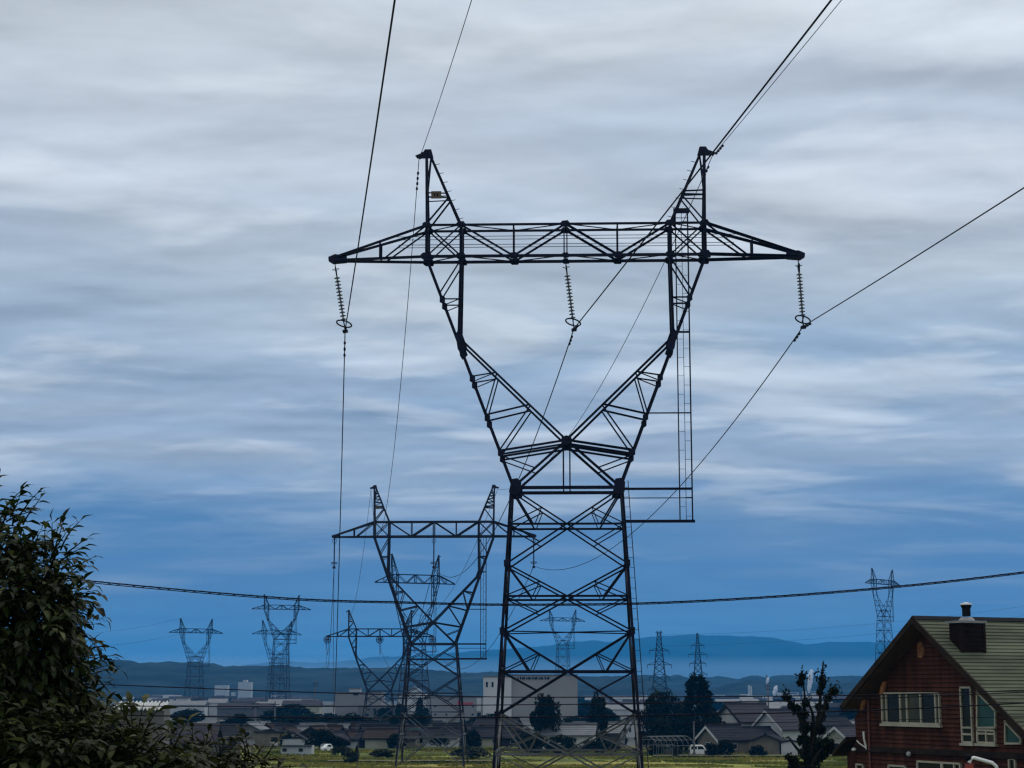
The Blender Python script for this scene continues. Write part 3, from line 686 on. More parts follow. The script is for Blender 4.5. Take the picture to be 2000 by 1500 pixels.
def window(px0, py0, px1, py1, mull, mats, rows=(), poly=None, nm='window'):
    x0, z1 = hs(px0, py0); x1, z0 = hs(px1, py1); xs_ = [x0] + [hs(q, (py0 + py1) / 2)[0] for q in mull] + [x1]
    f = MB(); t_ = .075; ya, yb = -.13, .0
    if poly: pts = [hs(*q) for q in poly]; pts3 = [(a, -.1, b) for a, b in pts]
    else: pts = [(x0, z0), (x1, z0), (x1, z1), (x0, z1)]
    for (a, b), (c, d) in zip(pts, pts[1:] + pts[:1]):
        v = Vector((c - a, 0, d - b)); u = Vector((-v.z, 0, v.x)).normalized() * t_
        f.prism([(a, ya, b), (c, ya, d), Vector((c, ya, d)) + u, Vector((a, ya, b)) + u], (0, .13, 0))
    for x in xs_[1:-1]: f.box((x - t_ / 2, ya + .004, z0 + t_), (x + t_ / 2, yb, z1 - t_))
    for r in rows:
        zz = hs((px0 + px1) / 2, r)[1]; f.box((x0 + t_, ya + .006, zz - t_ / 2), (x1 - t_, yb, zz + t_ / 2))
    if not poly: f.box((x0 - .06, -.19, z0 - .1), (x1 + .06, 0, z0 - .002))
    o = f.build(nm, frame_m, hs_root)
    if poly:
        m = MB(); m.add([(a, -.06, b) for a, b in pts], [tuple(range(len(pts)))]); m.build('pane', mats[0], o); return o
    zz = [z0] + sorted(hs((px0 + px1) / 2, r)[1] for r in rows) + [z1]
    for i in range(len(xs_) - 1):
        for j in range(len(zz) - 1):
            m = MB(); m.add([(xs_[i] + .02, -.06, zz[j] + .02), (xs_[i + 1] - .02, -.06, zz[j] + .02), (xs_[i + 1] - .02, -.06, zz[j + 1] - .02), (xs_[i] + .02, -.06, zz[j + 1] - .02)], [(0, 1, 2, 3)])
            m.build('pane', mats[(i + j * 3) % len(mats)], o)
    return o
window(1724.5, 1352, 1841, 1416, (1735, 1762, 1775, 1802, 1831), [curtain, glass, curtain], ())
window(1878, 1341, 1905, 1452, (), [glass, glass, curtain], (1421, 1434))
window(1911, 1424, 1949, 1453, (1930,), [glass, curtain], (1433,))
window(1910, 1349, 1949, 1424, (), [teal], poly=[(1911, 1423), (1949, 1423), (1949, 1387), (1911, 1349)])
window(1965, 1407, 1998, 1455, (), [teal], poly=[(1966, 1454), (1999, 1454), (1999, 1442), (1966, 1407)])
window(1675, 1491, 1691, 1520, (), [glass], ())
window(1738, 1493, 1774, 1540, (), [glass], ())
window(1794, 1485, 1882, 1540, (1843, 1845, 1868), [glass, curtain, glass], ())
window(1973, 1480, 1990, 1540, (), [glass], ())
vx, vz = hs(1801, 1270); m = MB()
m.prism([(vx + .2 * math.cos(a) * (1 if abs(math.sin(a)) < .8 else .75), -.09, vz + .34 * math.sin(a)) for a in [2 * math.pi * k / 16 for k in range(16)]], (0, .09, 0))
for i in range(8): zz = vz - .27 + i * .075; m.prism([(vx - .16, -.1, zz), (vx + .16, -.1, zz), (vx + .16, -.14, zz - .025), (vx - .16, -.14, zz - .025)], (0, 0, .02))
lv_ = m.build('louvred_vent', orange_w, hs_root)
for i in range(7): zz = vz - .22 + i * .075; m = MB(); m.box((vx - .13, -.105, zz), (vx + .13, -.0905, zz + .035)); m.build('slot', dark_m, lv_)
px_, _ = hs(1700, 1400); m = MB(); m.rod((px_, -.1, 0), (px_, -.1, zroof(px_, TH) - .1), .05, 8); m.build('downpipe', mat('brown_pipe', (.14, .045, .03), .5), hs_root)
for q in ((1727, 1345, 1.), (1688, 1378, .85)):
    x, z = hs(q[0], q[1]); m = MB(); k = q[2]
    m.prism([(x - .14 * k, -.05, z - .28 * k), (x + .06 * k, -.05, z - .22 * k), (x + .3 * k, -.05, z + .3 * k), (x + .12 * k, -.05, z + .3 * k), (x - .06 * k, -.05, z + .05 * k)], (0, -.12, 0)); m.build('bracket', orange_w, hs_root)
_, zb_ = hs(1850, 1467); _, zb2 = hs(1850, 1459); m = MB(); m.box((SW - .02, -.12, zb_ - .12), (SRT, 0, zb2 - .1)); m.box((SW - .02, -.16, zb_ - .18), (SRT, 0, zb_ - .125)); m.build('band_board', trim_b, hs_root)
# box dormer with flue
xa = hs(1884, 1290)[0] ; m = MB()
dx0, dx1 = 1.35, 2.1; zt_ = ZR - .12; dy0 = None
p0 = PP(1878, 1250, O_ + g_ * dx1, g_); dy0 = (p0 - O_).dot(r_); p1 = PP(1922, 1250, O_ + g_ * dx1, g_); dy1 = (p1 - O_).dot(r_)
zt_ = PP(1900, 1217, O_ + g_ * dx1, g_).z - O_.z; zbt = zroof(dx1)
m.prism([(dx0, dy0, zroof(dx0) - .1), (dx1, dy0, zbt - .1), (dx1, dy0, zt_), (dx0, dy0, zt_)], (0, dy1 - dy0, 0))
zz = zbt + .1
while zz < zt_ - .1: m.box((dx1 + .001, dy0 + .05, zz), (dx1 + .03, dy1 - .05, zz + .1)); m.box((dx0 + .3, dy0 - .03, zz), (dx1 - .05, dy0 - .001, zz + .1)) if zz > zbt + .3 else None; zz += .19
for y in (dy0, dy1): m.box((dx1 - .08, y - .06, zbt), (dx1 + .05, y + .06, zt_))
ch = m.build('chimney', mat('dark_brown_boards', (.014, .008, .006), .85, .3, 2., spec=.06), hs_root)
m = MB(); m.box((dx0 - .1, dy0 - .12, zt_ + .002), (dx1 + .1, dy1 + .1, zt_ + .1)); m.build('cap', mat('grey_flashing', (.2, .2, .2), .5), ch)
fx_, fy_ = dx0 + .2, dy0 + .75; m = MB(); m.lathe([(.36, zt_ + .1), (.24, zt_ + .24), (.2, zt_ + .26)], 14, (fx_, fy_, 0)); m.build('flashing', mat('grey_flashing', (.3, .3, .3)), ch)
m = MB(); m.lathe([(.17, zt_ + .3), (.17, zt_ + .62), (.22, zt_ + .7), (.22, zt_ + .76)], 14, (fx_, fy_, 0)); m.build('flue', dark_m, ch)
m = MB(); m.lathe([(.24, zt_ + .762), (.24, zt_ + .82), (.05, zt_ + .86)], 14, (fx_, fy_, 0)); m.build('flue_cap', white_m, ch)
# lean-to on the left
x0, z0 = hs(1647, 1476); x1, z1 = hs(1674, 1446); m = MB(); m.prism([(x0, -.6, z0), (x1, -.6, z1), (x1, -.6, z1 + .16), (x0, -.6, z0 + .16)], (0, 5, 0)); lt = m.build('lean_to_roof', trim_b, hs_root)
x2, _ = hs(1656, 1490); m = MB(); m.prism([(x2, -.03, 0), (SW - .003, -.03, 0), (SW - .003, -.03, z1 - .05), (x2, -.03, z0 + .03)], (0, 4, 0)); m.build('lean_to_wall', clap, hs_root)
x, z = hs(1675, 1463); m = MB(); m.lathe([(.02, -.08), (.1, -.05), (.1, .03), (.02, .06)], 10, (x, -.2, z)); m.rod((x, 0, z), (x, -.2, z), .03); m.build('porch_lamp', white_m, hs_root)
x, z = hs(1783, 1471); m = MB(); m.lathe([(.03, -.14), (.1, -.08), (.1, .02), (.03, .07)], 10, (x, -.22, z)); m.rod((x, 0, z), (x, -.22, z), .03); m.build('wall_lamp', mat('grey_lamp', (.3, .3, .3)), hs_root)
x, z = hs(1697, 1447); m = MB(); m.tube([(x - .05, -.1, z - .35), (x, -.25, z + .1), (x + .02, -.28, z + .4)], .045); m.tube([(x - .02, -.15, z - .3), (x - .3, -.3, z - .1), (x - .4, -.35, z + .012)], .025); m.build('antenna_bracket', white_m, hs_root)
root = empty('pipe_post', P(1893, 1500, 69), 'red post with a bent white pipe arm in front of the brown house', 'post'); z0 = ground(root.location.x, 69) - root.location.z
def rel(px, py): return P(px, py, 69) - root.location
m = MB(); m.box((-.13, -.13, z0), (.13, .13, rel(1893, 1492).z)); m.build('post', mat('red_paint', (.25, .04, .025)), root)
m = MB(); m.tube([rel(1893, 1490), rel(1896, 1482), rel(1902, 1480), rel(1938, 1490), rel(1946, 1497), rel(1949, 1512), rel(1950, 1600)], .07, 8); m.build('pipe', white_m, root)
m = MB(); q = rel(1891, 1479); m.lathe([(.05, -.12), (.12, -.06), (.12, .06), (.05, .12)], 10, q); m.build('lamp', dark_m, root)

# ------------------------------------------------------------------ village, factories
tile_k = mat('charcoal_roof_tiles', (.02, .02, .024), .9, .25, 1.2, spec=.08, stretch=(.3, .3, 4))
tile_p = mat('slate_purple_tiles', (.038, .035, .042), .9, .2, 1.2, spec=.08, stretch=(.3, .3, 4))
tile_b = mat('brown_roof_tiles', (.034, .024, .021), .9, .25, 1., spec=.08, stretch=(.3, .3, 4))
tile_g = mat('grey_sheet_roof', (.1, .105, .11), .5, .15, .8)
tile_t = mat('teal_sheet_roof', (.025, .08, .08), .5, .2, .8)
tan_w = mat('tan_plaster', (.14, .12, .085), .9, .2, .6)
cream_w = mat('cream_wall', (.28, .28, .21), .9, .12, .5)
white_w = mat('white_plaster', (.4, .41, .4), .9, .08, .5)
brown_w = mat('brown_timber_wall', (.06, .032, .024), .9, .25, .8)
grey_w = mat('grey_siding', (.085, .085, .085), .8, .15, .6)
dk_w = mat('dark_timber_wall', (.02, .018, .016), .9, .3, .8)
def house(name, label, loc, rz, w, d, hw, rise, wall, roof, group=None, win=2, cat='house', over=.5, trim=None, door=False):
    root = empty(name, loc, label, cat, group, rz)
    m = MB(); a = w / 2; m.prism([(-a, 0, -.3), (a, 0, -.3), (a, 0, hw), (0, 0, hw + rise), (-a, 0, hw)], (0, d, 0)); m.build('wall', wall, root)
    m = MB(); k = rise / a; e = a + over; t_ = .22
    for s in (-1, 1):
        N = 6
        for i in range(N):
            xa, xb = e * i / N, e * (i + 1) / N
            m.prism([(s * xa, -over, hw + rise - k * xa + .02), (s * xb, -over, hw + rise - k * xb + .02), (s * xb, -over, hw + rise - k * xb + t_ + .05), (s * xa, -over, hw + rise - k * xa + t_)][::s], (0, d + 2 * over, 0))
    m.prism([(-.25, -over - .05, hw + rise + .1), (.25, -over - .05, hw + rise + .1), (.16, -over - .05, hw + rise + .5), (-.16, -over - .05, hw + rise + .5)], (0, d + 2 * over + .1, 0)); ro = m.build('roof', roof, root)
    if trim:
        m = MB()
        for s in (-1, 1): m.prism([(0, -over - .06, hw + rise + .2), (s * e, -over - .06, hw + rise - k * e + .2), (s * e, -over - .06, hw + rise - k * e - .25), (0, -over - .06, hw + rise - .25)], (0, .05, 0))
        m.build('barge_board', trim, ro)
    for i in range(win):
        y = d * (i + .7) / (win + .4); m = MB(); m.box((a, y - .7, hw * .35), (a + .05, y + .7, hw * .72)); o = m.build('window', white_p if wall is not white_w else dark_m, root)
        m = MB(); m.box((a + .051, y - .62, hw * .38), (a + .06, y + .62, hw * .69)); m.build('pane', glass, o)
    if win:
        m = MB(); m.box((-.6, -.05, hw * .4), (.6, 0, hw * .8)); o = m.build('window', white_p, root); m = MB(); m.box((-.52, -.06, hw * .43), (.52, -.051, hw * .77)); m.build('pane', glass, o)
    if door: m = MB(); m.box((a, d * .2 - .5, 0), (a + .06, d * .2 + .5, 2.)); m.build('door', dk_w, root)
    return root
def at(px, D, z=0): p = P(px, 1350, D); return Vector((p.x, D, z))
house('storehouse', 'tan storehouse with white gable edging behind the white van', at(1381, 306), R(-58), 5.6, 6.5, 2.6, 2.0, tan_w, tile_k, win=1, trim=white_w)
house('farmhouse', 'big farmhouse with two tiers of slate roof, behind the tan storehouse', at(1420, 330), R(-62), 8.4, 8., 5.2, 2.8, white_w, tile_p, win=2, trim=tile_k)
house('house_annex', 'low dark-roofed wing in front of the two-tier farmhouse', at(1432, 318), R(-64), 6., 7.5, 2.4, 1.6, tan_w, tile_k, win=1)
house('house', 'slate-roofed house with a white gable left of the pruned tree', at(1497, 322), R(-60), 8.6, 8, 4., 3., white_w, tile_p, win=1, trim=white_w)
house('garden_shed', 'small tan shed with a low gable before the farmhouse', at(1494, 302), R(-20), 4.4, 4.5, 2.4, .9, tan_w, tile_k, win=0, door=True)
house('white_shed', 'plain white shed behind the foot of the pruned tree', at(1541, 300), R(-8), 3., 3.5, 2.1, .3, white_w, tile_k, win=0, over=.2)
house('cream_house', 'cream gabled house between the pruned tree and the brown house', at(1631, 300), R(-52), 5.6, 9, 2.7, 1.9, cream_w, tile_p, win=1, trim=white_w)
house('tiled_house', 'dark hipped house peeping over the leafy tree at the left', at(196, 118, 2.6), R(52), 3.4, 2.8, 5.4, .95, dk_w, tile_k, win=0)
# corrugated workshop
root = empty('workshop', at(280, 150, ground(0, 150)), 'grey workshop with a scalloped white corrugated roof edge beyond the leafy tree', 'workshop', None, R(6))
m = MB(); m.box((-2.2, 0, -.5), (1.75, 6, 7.2)); m.build('wall', conc_grey, root)
m = MB(); pr = []
for i in range(60): x = -2.4 + 4.2 * i / 59; pr.append((x, 7.26 + .12 * math.sin(i * 1.4)))
m.prism([(x, -.3, z) for x, z in pr] + [(x, -.3, z + .09) for x, z in reversed(pr)], (0, 6, .5)); m.build('roof', white_p, root)
root = empty('long_barn', at(380, 262), 'long low barn with a plain dark tiled roof, left of the white hut', 'barn', None, R(0))
m = MB(); m.prism([(-4.3, 0, 0), (-4.3, 0, 3.4), (-4.3, 2.8, 5.4), (-4.3, 5.6, 3.4), (-4.3, 5.6, 0)], (7.2, 0, 0)); m.build('wall', dk_w, root)
m = MB(); m.prism([(-4.8, -.7, 3.1), (-4.8, 2.8, 5.7), (-4.8, 6.3, 3.1), (-4.8, 6.3, 3.3), (-4.8, 2.8, 5.95), (-4.8, -.7, 3.3)], (8.2, 0, 0)); m.build('roof', tile_p, root)
root = empty('barn_annex', at(430, 275), 'shorter dark-roofed annex at the right end of the long barn', 'barn')
m = MB(); m.box((-2, 0, 0), (2.6, 4, 3.6)); m.build('wall', dk_w, root); m = MB(); m.prism([(-2.3, -.6, 3.8), (-2.3, 2, 5.4), (-2.3, 4.6, 3.8), (-2.3, 2, 5.65)], (5.2, 0, 0)); m.build('roof', tile_k, root)
root = empty('flat_house', at(524, 342), 'tan flat-roofed house beside the white hut', 'house')
m = MB(); m.box((-2.3, 0, 0), (2.3, 5, 2.9)); m.build('wall', tan_w, root); m = MB(); m.box((-2.6, -.3, 2.9), (2.6, 5.3, 3.1)); m.prism([(-1.4, 1, 3.1), (1.8, 1, 3.1), (.5, 1, 3.6)], (0, 3, 0)); m.build('roof', tile_k, root)
m = MB(); m.box((.7, -.05, 1.2), (1.9, 0, 2.)); m.build('window', glass, root); m = MB(); m.box((.7, -.5, .5), (2., -.05, 1.1)); m.build('balcony', white_w, root)
root = empty('white_hut', at(578, 304), 'white two-stage hut with a peaked dark roof at the field edge', 'hut')
m = MB(); m.box((-2.3, 0, -.2), (2.8, 4, 1.5)); m.box((-2.1, .3, 1.7), (1.2, 3.6, 2.6)); m.box((-2.0, .4, 1.5), (1.1, 3.5, 1.7)); m.build('wall', white_w, root)
m = MB(); m.box((-2.6, -.4, 1.505), (2.9, .28, 1.6)); m.prism([(-2.6, -.1, 2.5), (-.4, -.1, 3.7), (1.9, -.1, 2.4), (1.9, -.1, 2.55), (-.4, -.1, 3.9), (-2.6, -.1, 2.65)], (0, 4, 0)); m.build('roof', tile_k, root)
for x in (-1.7, 1.0): m = MB(); m.box((x - .35, -.04, .6), (x + .35, 0, 1.15)); m.build('window', glass, root)
house('olive_house', 'olive gabled house between dark shrubs right of the white hut', at(650, 358), R(8), 8, 6, 1.3, 1.5, mat('olive_wall', (.1, .1, .06), .9), tile_k, win=0, over=.9, trim=tan_w)
house('teal_shop', 'low shop with a teal sheet roof and pale eave in the village row', at(872, 362), R(76), 4., 7, 1.6, 1.1, cream_w, tile_t, win=1)
WHERE = ['leftmost', 'second from left', 'third from left', 'fourth from left', 'fifth from left', 'sixth from left', 'seventh from left', 'eighth from left', 'ninth from left', 'tenth from left', 'eleventh from left', 'twelfth from left', 'last on the right']
rnd = random.Random(5)
for row, (D, x0, x1, n, ttl) in enumerate(((347, 608, 965, 11, 'front'), (378, 560, 975, 12, 'middle'), (412, 480, 965, 13, 'back'))):
    for i in range(n):
        px = x0 + (x1 - x0) * (i + rnd.uniform(-.2, .2)) / (n - 1)
        wl, wn = rnd.choice([(white_w, 'white'), (cream_w, 'cream'), (tan_w, 'tan'), (brown_w, 'brown'), (grey_w, 'grey'), (dk_w, 'dark')])
        rf_, rn = rnd.choice([(tile_k, 'charcoal'), (tile_p, 'slate'), (tile_b, 'brown'), (tile_k, 'charcoal'), (tile_k, 'charcoal'), (tile_g, 'pale grey')])
        if abs(px - 872) < 22 and row == 0: continue
        house('village_house', f'{wn} village house with {rn} roof, {WHERE[i]} in the {ttl} village row', at(px, D + rnd.uniform(-9, 9)), R(rnd.choice([-70, 75, 80, -60, 10, -15])), rnd.uniform(4, 6), rnd.uniform(4.5, 7.5),
              rnd.uniform(1.5, 2.3), rnd.uniform(.9, 1.5), wl, rf_, 'village houses behind the field', 1)
for i, (px, D, rf_, wl, rz, lab) in enumerate(((1215, 345, tile_g, grey_w, 78, 'grey sheet-roofed house seen through the right legs of the biggest pylon'), (1160, 330, tile_g, white_w, 82, 'pale-roofed farm building in the middle of the biggest pylon legs'),
        (1230, 420, tile_p, white_w, -65, 'slate-roofed house beyond the right legs of the biggest pylon'), (1010, 400, tile_k, brown_w, 70, 'brown house just right of the left legs of the biggest pylon'), (1580, 420, tile_k, tan_w, -70, 'tan house far behind the pruned tree'))):
    house('farm_building', lab, at(px, D), R(rz), 6, 9, 2.8, 1.6, wl, rf_, win=1)
# greenhouse frame
root = empty('greenhouse_frame', at(1262, 292), 'bare hooped greenhouse frame at the right foot of the biggest pylon', 'greenhouse', None, R(-55))
for k in range(8):
    m = MB(); m.tube([(2.4 * math.cos(a) , k * 1.1, 1.9 + 1.5 * math.sin(a)) for a in [math.pi * q / 12 for q in range(13)]], .045, 5); m.rod((-2.4, k * 1.1, 0), (-2.4, k * 1.1, 1.9), .05); m.rod((2.4, k * 1.1, 0), (2.4, k * 1.1, 1.9), .05); m.build('hoop', mat('bare_tube', (.07, .073, .076), .5), root)
m = MB()
for a in (0, .6, 1.2, 1.57, 1.95, 2.5, 3.14): m.rod((2.4 * math.cos(a), 0, 1.9 + 1.5 * math.sin(a)), (2.4 * math.cos(a), 7.7, 1.9 + 1.5 * math.sin(a)), .035)
m.build('rail', mat('bare_tube', (.07, .073, .076)), root)
def block(name, label, D, px0, px1, top, wall, rz=0, depth=14, wins=(), roof=None, group=None, cat='factory', base=0, rel_=True, gable=0):
    a = at(px0, D); b = at(px1, D); w = b.x - a.x; h = P(px0, top, D).z
    root = empty(name, a, label, cat, group, rz); m = MB()
    if gable: m.prism([(0, 0, -.5), (w, 0, -.5), (w, 0, h - gable), (w / 2, 0, h), (0, 0, h - gable)], (0, depth, 0))
    else: m.box((0, 0, -.5), (w, depth, h))
    m.build('wall', wall, root)
    m = MB()
    if gable: m.prism([(-.4, -.3, h - gable), (w / 2, -.3, h), (w + .4, -.3, h - gable), (w / 2, -.3, h + .4)], (0, depth + .6, 0))
    else: m.box((-.25, -.25, h + .002), (w + .25, depth + .25, h + .35))
    m.build('roof', roof or conc_grey, root)
    for (x0, y0, x1, y1) in wins:
        q0, q1 = P(x0, y0, D), P(x1, y1, D); m = MB(); m.box((q0.x - a.x, -.12, q1.z), (q1.x - a.x, 0, q0.z)); m.build('window', glass, root)
    return root, a
wh, a_ = block('warehouse', 'tall pale warehouse seen through the left legs of the biggest pylon', 640, 944, 999, 1322, mat('sunlit_white_cladding', (.5, .49, .46), .8, .06, .1), 0, 20, ((949, 1332, 953, 1342), (960, 1332, 964, 1342)), tile_g)  # sunlit end of the warehouse, sunlight put into the cladding colour
b_ = block('warehouse_side', 'long shaded windowless side of the tall pale warehouse', 641, 999.5, 1128, 1319, mat('shaded_beige_cladding', (.25, .235, .21), .8, .08, .1), 0, 30, (), tile_g)  # other face of the same warehouse, its shade put into the colour
m = MB()
for i in range(16): x = 2 + i * .72 + (.2 if i % 3 else 0); m.box((x, -.15, 14.6), (x + .5, 0, 15.3 + .25 * (i % 2)))
m.build('roof_sign', dark_m, b_[0])
block('factory', 'wide grey factory hall with a raised block on its roof, left of the second pylon', 700, 655, 745, 1353, mat('mauve_grey_cladding', (.2, .19, .185), .8, .08, .1), 0, 20, ((690, 1353.5, 700, 1358),), tile_g)
block('factory_annex', 'low grey annex with four small windows right of the wide grey factory', 690, 700, 792, 1379, conc_grey, 0, 10, ((715, 1384, 722, 1387), (728, 1384, 734, 1387), (715, 1394, 720, 1398)), tile_g)
block('roof_house', 'white penthouse on top of the wide grey factory', 705, 682, 703, 1346, white_w, 0, 8)
block('white_annex', 'white cube-shaped annex at the left end of the wide grey factory', 685, 626, 651, 1378, white_w, 0, 8, ((633, 1393, 648, 1396),), tile_g)
block('white_block', 'white block with a flat roof left of the white annex', 720, 591, 617, 1368, white_w, 0, 10, ((595, 1392, 608, 1397),))
block('peaked_hall', 'white peaked factory hall behind the second largest pylon', 760, 776, 838, 1343, white_w, 0, 20, (), tile_g, gable=4)
sg, sa = block('red_sign_factory', 'grey factory with a red script sign and a row of small windows', 690, 832, 943, 1362, mat('grey_green_cladding', (.22, .22, .215), .8, .06, .1), 0, 14,
      [(x, 1394, x + 4, 1397) for x in (848, 870, 894, 921)] + [(x, 1379, x + 4, 1381) for x in (848, 895, 922)] + [(932, 1392, 939, 1399)], tile_g)
red = mat('red_sign_paint', (.45, .02, .02), .6, .1)
m = MB(); q = P(893, 1377, 690) - sa
for i, (x, w, h0, h1) in enumerate(((0, .5, 0, 1.7), (.4, 1.1, .7, 1.1), (1.3, .4, 0, 1.4), (1.9, .4, 0, 1.05), (2.2, .5, .7, 1.05), (2.8, .4, 0, 1.0), (3.1, .5, 0, .35), (3.5, .4, 0, 1.0), (4.1, .35, 0, 1.05), (4.4, .5, .7, 1.05), (4.9, .35, 0, 1.0), (5.4, .35, 0, 1.))):
    m.prism([(q.x + x, -.15, q.z + h0), (q.x + x + w, -.15, q.z + h0), (q.x + x + w + .2, -.15, q.z + h1), (q.x + x + .2, -.15, q.z + h1)], (0, .14, 0))
m.build('sign_lettering', red, sg)
m = MB(); q = P(931, 1389, 690) - sa; m.box((q.x, -.2, q.z), (q.x + 1.6, -.01, q.z + 5)); m.build('white_panel', white_p, sg)
block('white_silo_block', 'bright white tank house standing above a grey wall at the far left', 800, 344, 367, 1364, white_w, 0, 8)
block('white_tank', 'smaller bright white tank house right of the larger one at the far left', 800, 388, 401, 1369, white_w, 0, 6)
block('long_grey_store', 'long grey store below the two white tank houses', 790, 320, 398, 1381, conc_grey, 0, 10, (), tile_g)
block('low_dark_hall', 'long low dark hall in front of the wide grey factory', 560, 598, 705, 1404, mat('dark_blue_cladding', (.05, .06, .08), .8), 0, 10, (), white_p)
# steam plant far right
for (px0, px1, top, lab) in ((1575, 1602, 1350, 'white power plant block under the tall steam plume'), (1440, 1494, 1358, 'long low white mill under the twin pale stacks'), (1525, 1560, 1352, 'pale mill building left of the power plant block'), (1402, 1416, 1357, 'small white shed right of the tallest conifer'), (1390, 1398, 1359, 'tiny pale shed touching the right edge of the tallest conifer')):
    block('mill', lab, 2100, px0, px1, top, white_w, 0, 30, [(px0 + 3, top + 2, px1 - 3, top + 3.4)] if px1 - px0 > 20 else (), tile_g)
stm = bpy.data.materials.new('white_steam'); stm.use_nodes = True; b = stm.node_tree.nodes['Principled BSDF']; b.inputs['Base Color'].default_value = (.85, .87, .9, 1); b.inputs['Roughness'].default_value = 1; b.inputs['Alpha'].default_value = .55
def ico(mb, c, r, rr):
    bm = bmesh.new(); bmesh.ops.create_icosphere(bm, subdivisions=2, radius=1); c = Vector(c)
    mb.add([c + Vector(v.co) * r * (1 + .25 * mn.noise(v.co * 1.7 + c * .1)) for v in bm.verts], [tuple(v.index for v in f.verts) for f in bm.faces]); bm.free()
for px, y0, y1, w, lab in ((1579, 1352, 1312, 10, 'tall white steam plume leaning right, rising behind the pruned tree'), (1512, 1360, 1341, 7, 'short white steam puff left of the pruned tree'), (1498, 1335, 1325, 5, 'faint small steam wisp above the short white puff')):
    m = MB(); n = 9
    for i in range(n):
        k = i / (n - 1); q = P(px + w * .5 * k + rnd.uniform(-1, 1) * w * .15, y0 + (y1 - y0) * k, 2080); ico(m, q, (w * .22 + w * .35 * math.sin(k * 2.6)) * 2080 / F * rnd.uniform(.8, 1.15), 0)
    tag(m.build('steam_plume', stm, smooth=True), lab, 'steam', kind='stuff')
for px, y in ((1463, 1338), (1467, 1340), (1578, 1335), (1582, 1337), (1498, 1318)):
    q = at(px, 2090); m = MB(); m.lathe([(1.3, 0), (1., P(px, y, 2090).z), (.8, P(px, y, 2090).z)], 8, q)
    tag(m.build('chimney_stack', white_p if px < 1490 else conc_grey), {1463: 'left of two pale mill stacks', 1467: 'right of two pale mill stacks', 1578: 'left slim stack inside the tall steam plume', 1582: 'right slim stack inside the tall steam plume', 1498: 'lone slender stack between the mills'}[px], 'chimney')
# far town: pale and dark boxes scattered over the plain
for i in range(130):
    D = rnd.uniform(620, 2000); px = rnd.choice([rnd.uniform(225, 590), rnd.uniform(225, 590), rnd.uniform(1130, 1280), rnd.uniform(1380, 1700), rnd.uniform(1380, 1700)])
    wl, wn, rf_ = rnd.choice([(white_w, 'white', tile_g), (grey_w, 'grey', tile_p), (grey_w, 'grey', tile_g), (cream_w, 'pale', tile_p), (dk_w, 'dark', tile_k)])
    w = rnd.uniform(6, 22); a = at(px, D); h = rnd.uniform(3, 5.5)
    root = empty('town_building', a, f'tiny {wn} low building scattered over the hazy town plain', 'building', f'tiny {wn} buildings of the far town')
    m = MB(); m.box((0, 0, -.5), (w, 9, h)); m.build('wall', wl, root); m = MB(); m.prism([(-.4, -.4, h), (-.4, 4.5, h + 1.8), (-.4, 9.4, h)], (w + .8, 0, 0)); m.build('roof', rf_, root)
for px, y0, y1, lab in ((455, 1370, 1352, 'white flat building on the lower slope of the wooded hill'), (478, 1336, 1328, 'white hillside hotel with a small tower under the wooded ridge'), (432, 1342, 1338.5, 'white roof strip left of the hillside hotel')):
    q = P(px, y1, 1950); root = empty('hillside_building', (q.x, 1950, 0), lab, 'building'); m = MB(); z0 = max(0, P(px, y0, 1950).z); m.box((-7, 0, 0), (7, 12, z0 + 2)); m.build('wall', white_w, root)
    m = MB(); m.box((-2, 0, z0 + 2.003), (2.5, 8, q.z)); m.build('tower', white_w, root)
# poles
for px, D, top, lab in ((1354, 300, 1409, 'slim pole in front of the dark conifers'), (500, 480, 1368, 'utility pole left of the tan flat-roofed house'), (538, 520, 1370, 'utility pole behind the tan flat-roofed house'), (428, 270, 1400, 'pale pole in front of the long barn roof'), (1500, 600, 1335, 'tall thin pole left of the pruned tree'), (616, 700, 1330, 'thin hazy mast left of the white factory block'), (408, 760, 1371, 'utility pole beside the leftmost pylon foot')):
    q = at(px, D); h = P(px, top, D).z; root = empty('utility_pole', q, lab, 'pole', 'poles'); m = MB(); m.rod((0, 0, 0), (0, 0, h), .17 if D < 400 else .3, 8, .12 if D < 400 else .2); m.build('pole', conc_grey, root)
    if D > 400: m = MB(); m.box((-1.2, -.1, h - 1), (1.2, .1, h - .8)); m.box((-.9, -.1, h - 2), (.9, .1, h - 1.8)); m.build('crossbar', dark_m, root)

# ------------------------------------------------------------------ cars
tyre = mat('tyre_rubber', (.015, .015, .015), .9); rim = mat('wheel_rim', (.3, .3, .31), .4); car_w = mat('white_car_paint', (.72, .73, .7), .25, .04, 2., spec=.5); lamp_m = mat('headlamp_lens', (.5, .5, .48), .15)
def car(label, loc, rz, prof, wins, L, w, paint):
    root = empty('parked_car', loc, label, 'car', None, rz)
    m = MB(); m.prism([(x, -w / 2, z) for x, z in prof], (0, w, 0)); o = m.build('body', paint, root)
    bv = o.modifiers.new('bevel', 'BEVEL'); bv.width = .08; bv.segments = 2
    for pl in wins:
        m = MB(); m.prism([(x, -w / 2 - .012, z) for x, z in pl], (0, w + .024, 0)); m.build('side_window', glass, root)
    ws = [p for p in prof]; 
    for x in (-L * .3, L * .3):
        for s in (-1, 1):
            m = MB(); y = s * (w / 2 - .08); m.rod((x, y - .1, .3), (x, y + .1, .3), .3, 14); t_ = m.build('wheel', tyre, root); m = MB(); m.rod((x, y - .105, .3), (x, y + .105, .3), .18, 12); m.build('rim', rim, t_)
    for s in (-1, 1): m = MB(); m.box((L / 2 - .12, s * w * .36 - .14, .62), (L / 2 + .012, s * w * .36 + .14, .8)); m.build('headlight', lamp_m, root)
    return root
q = G(1368, 1476)
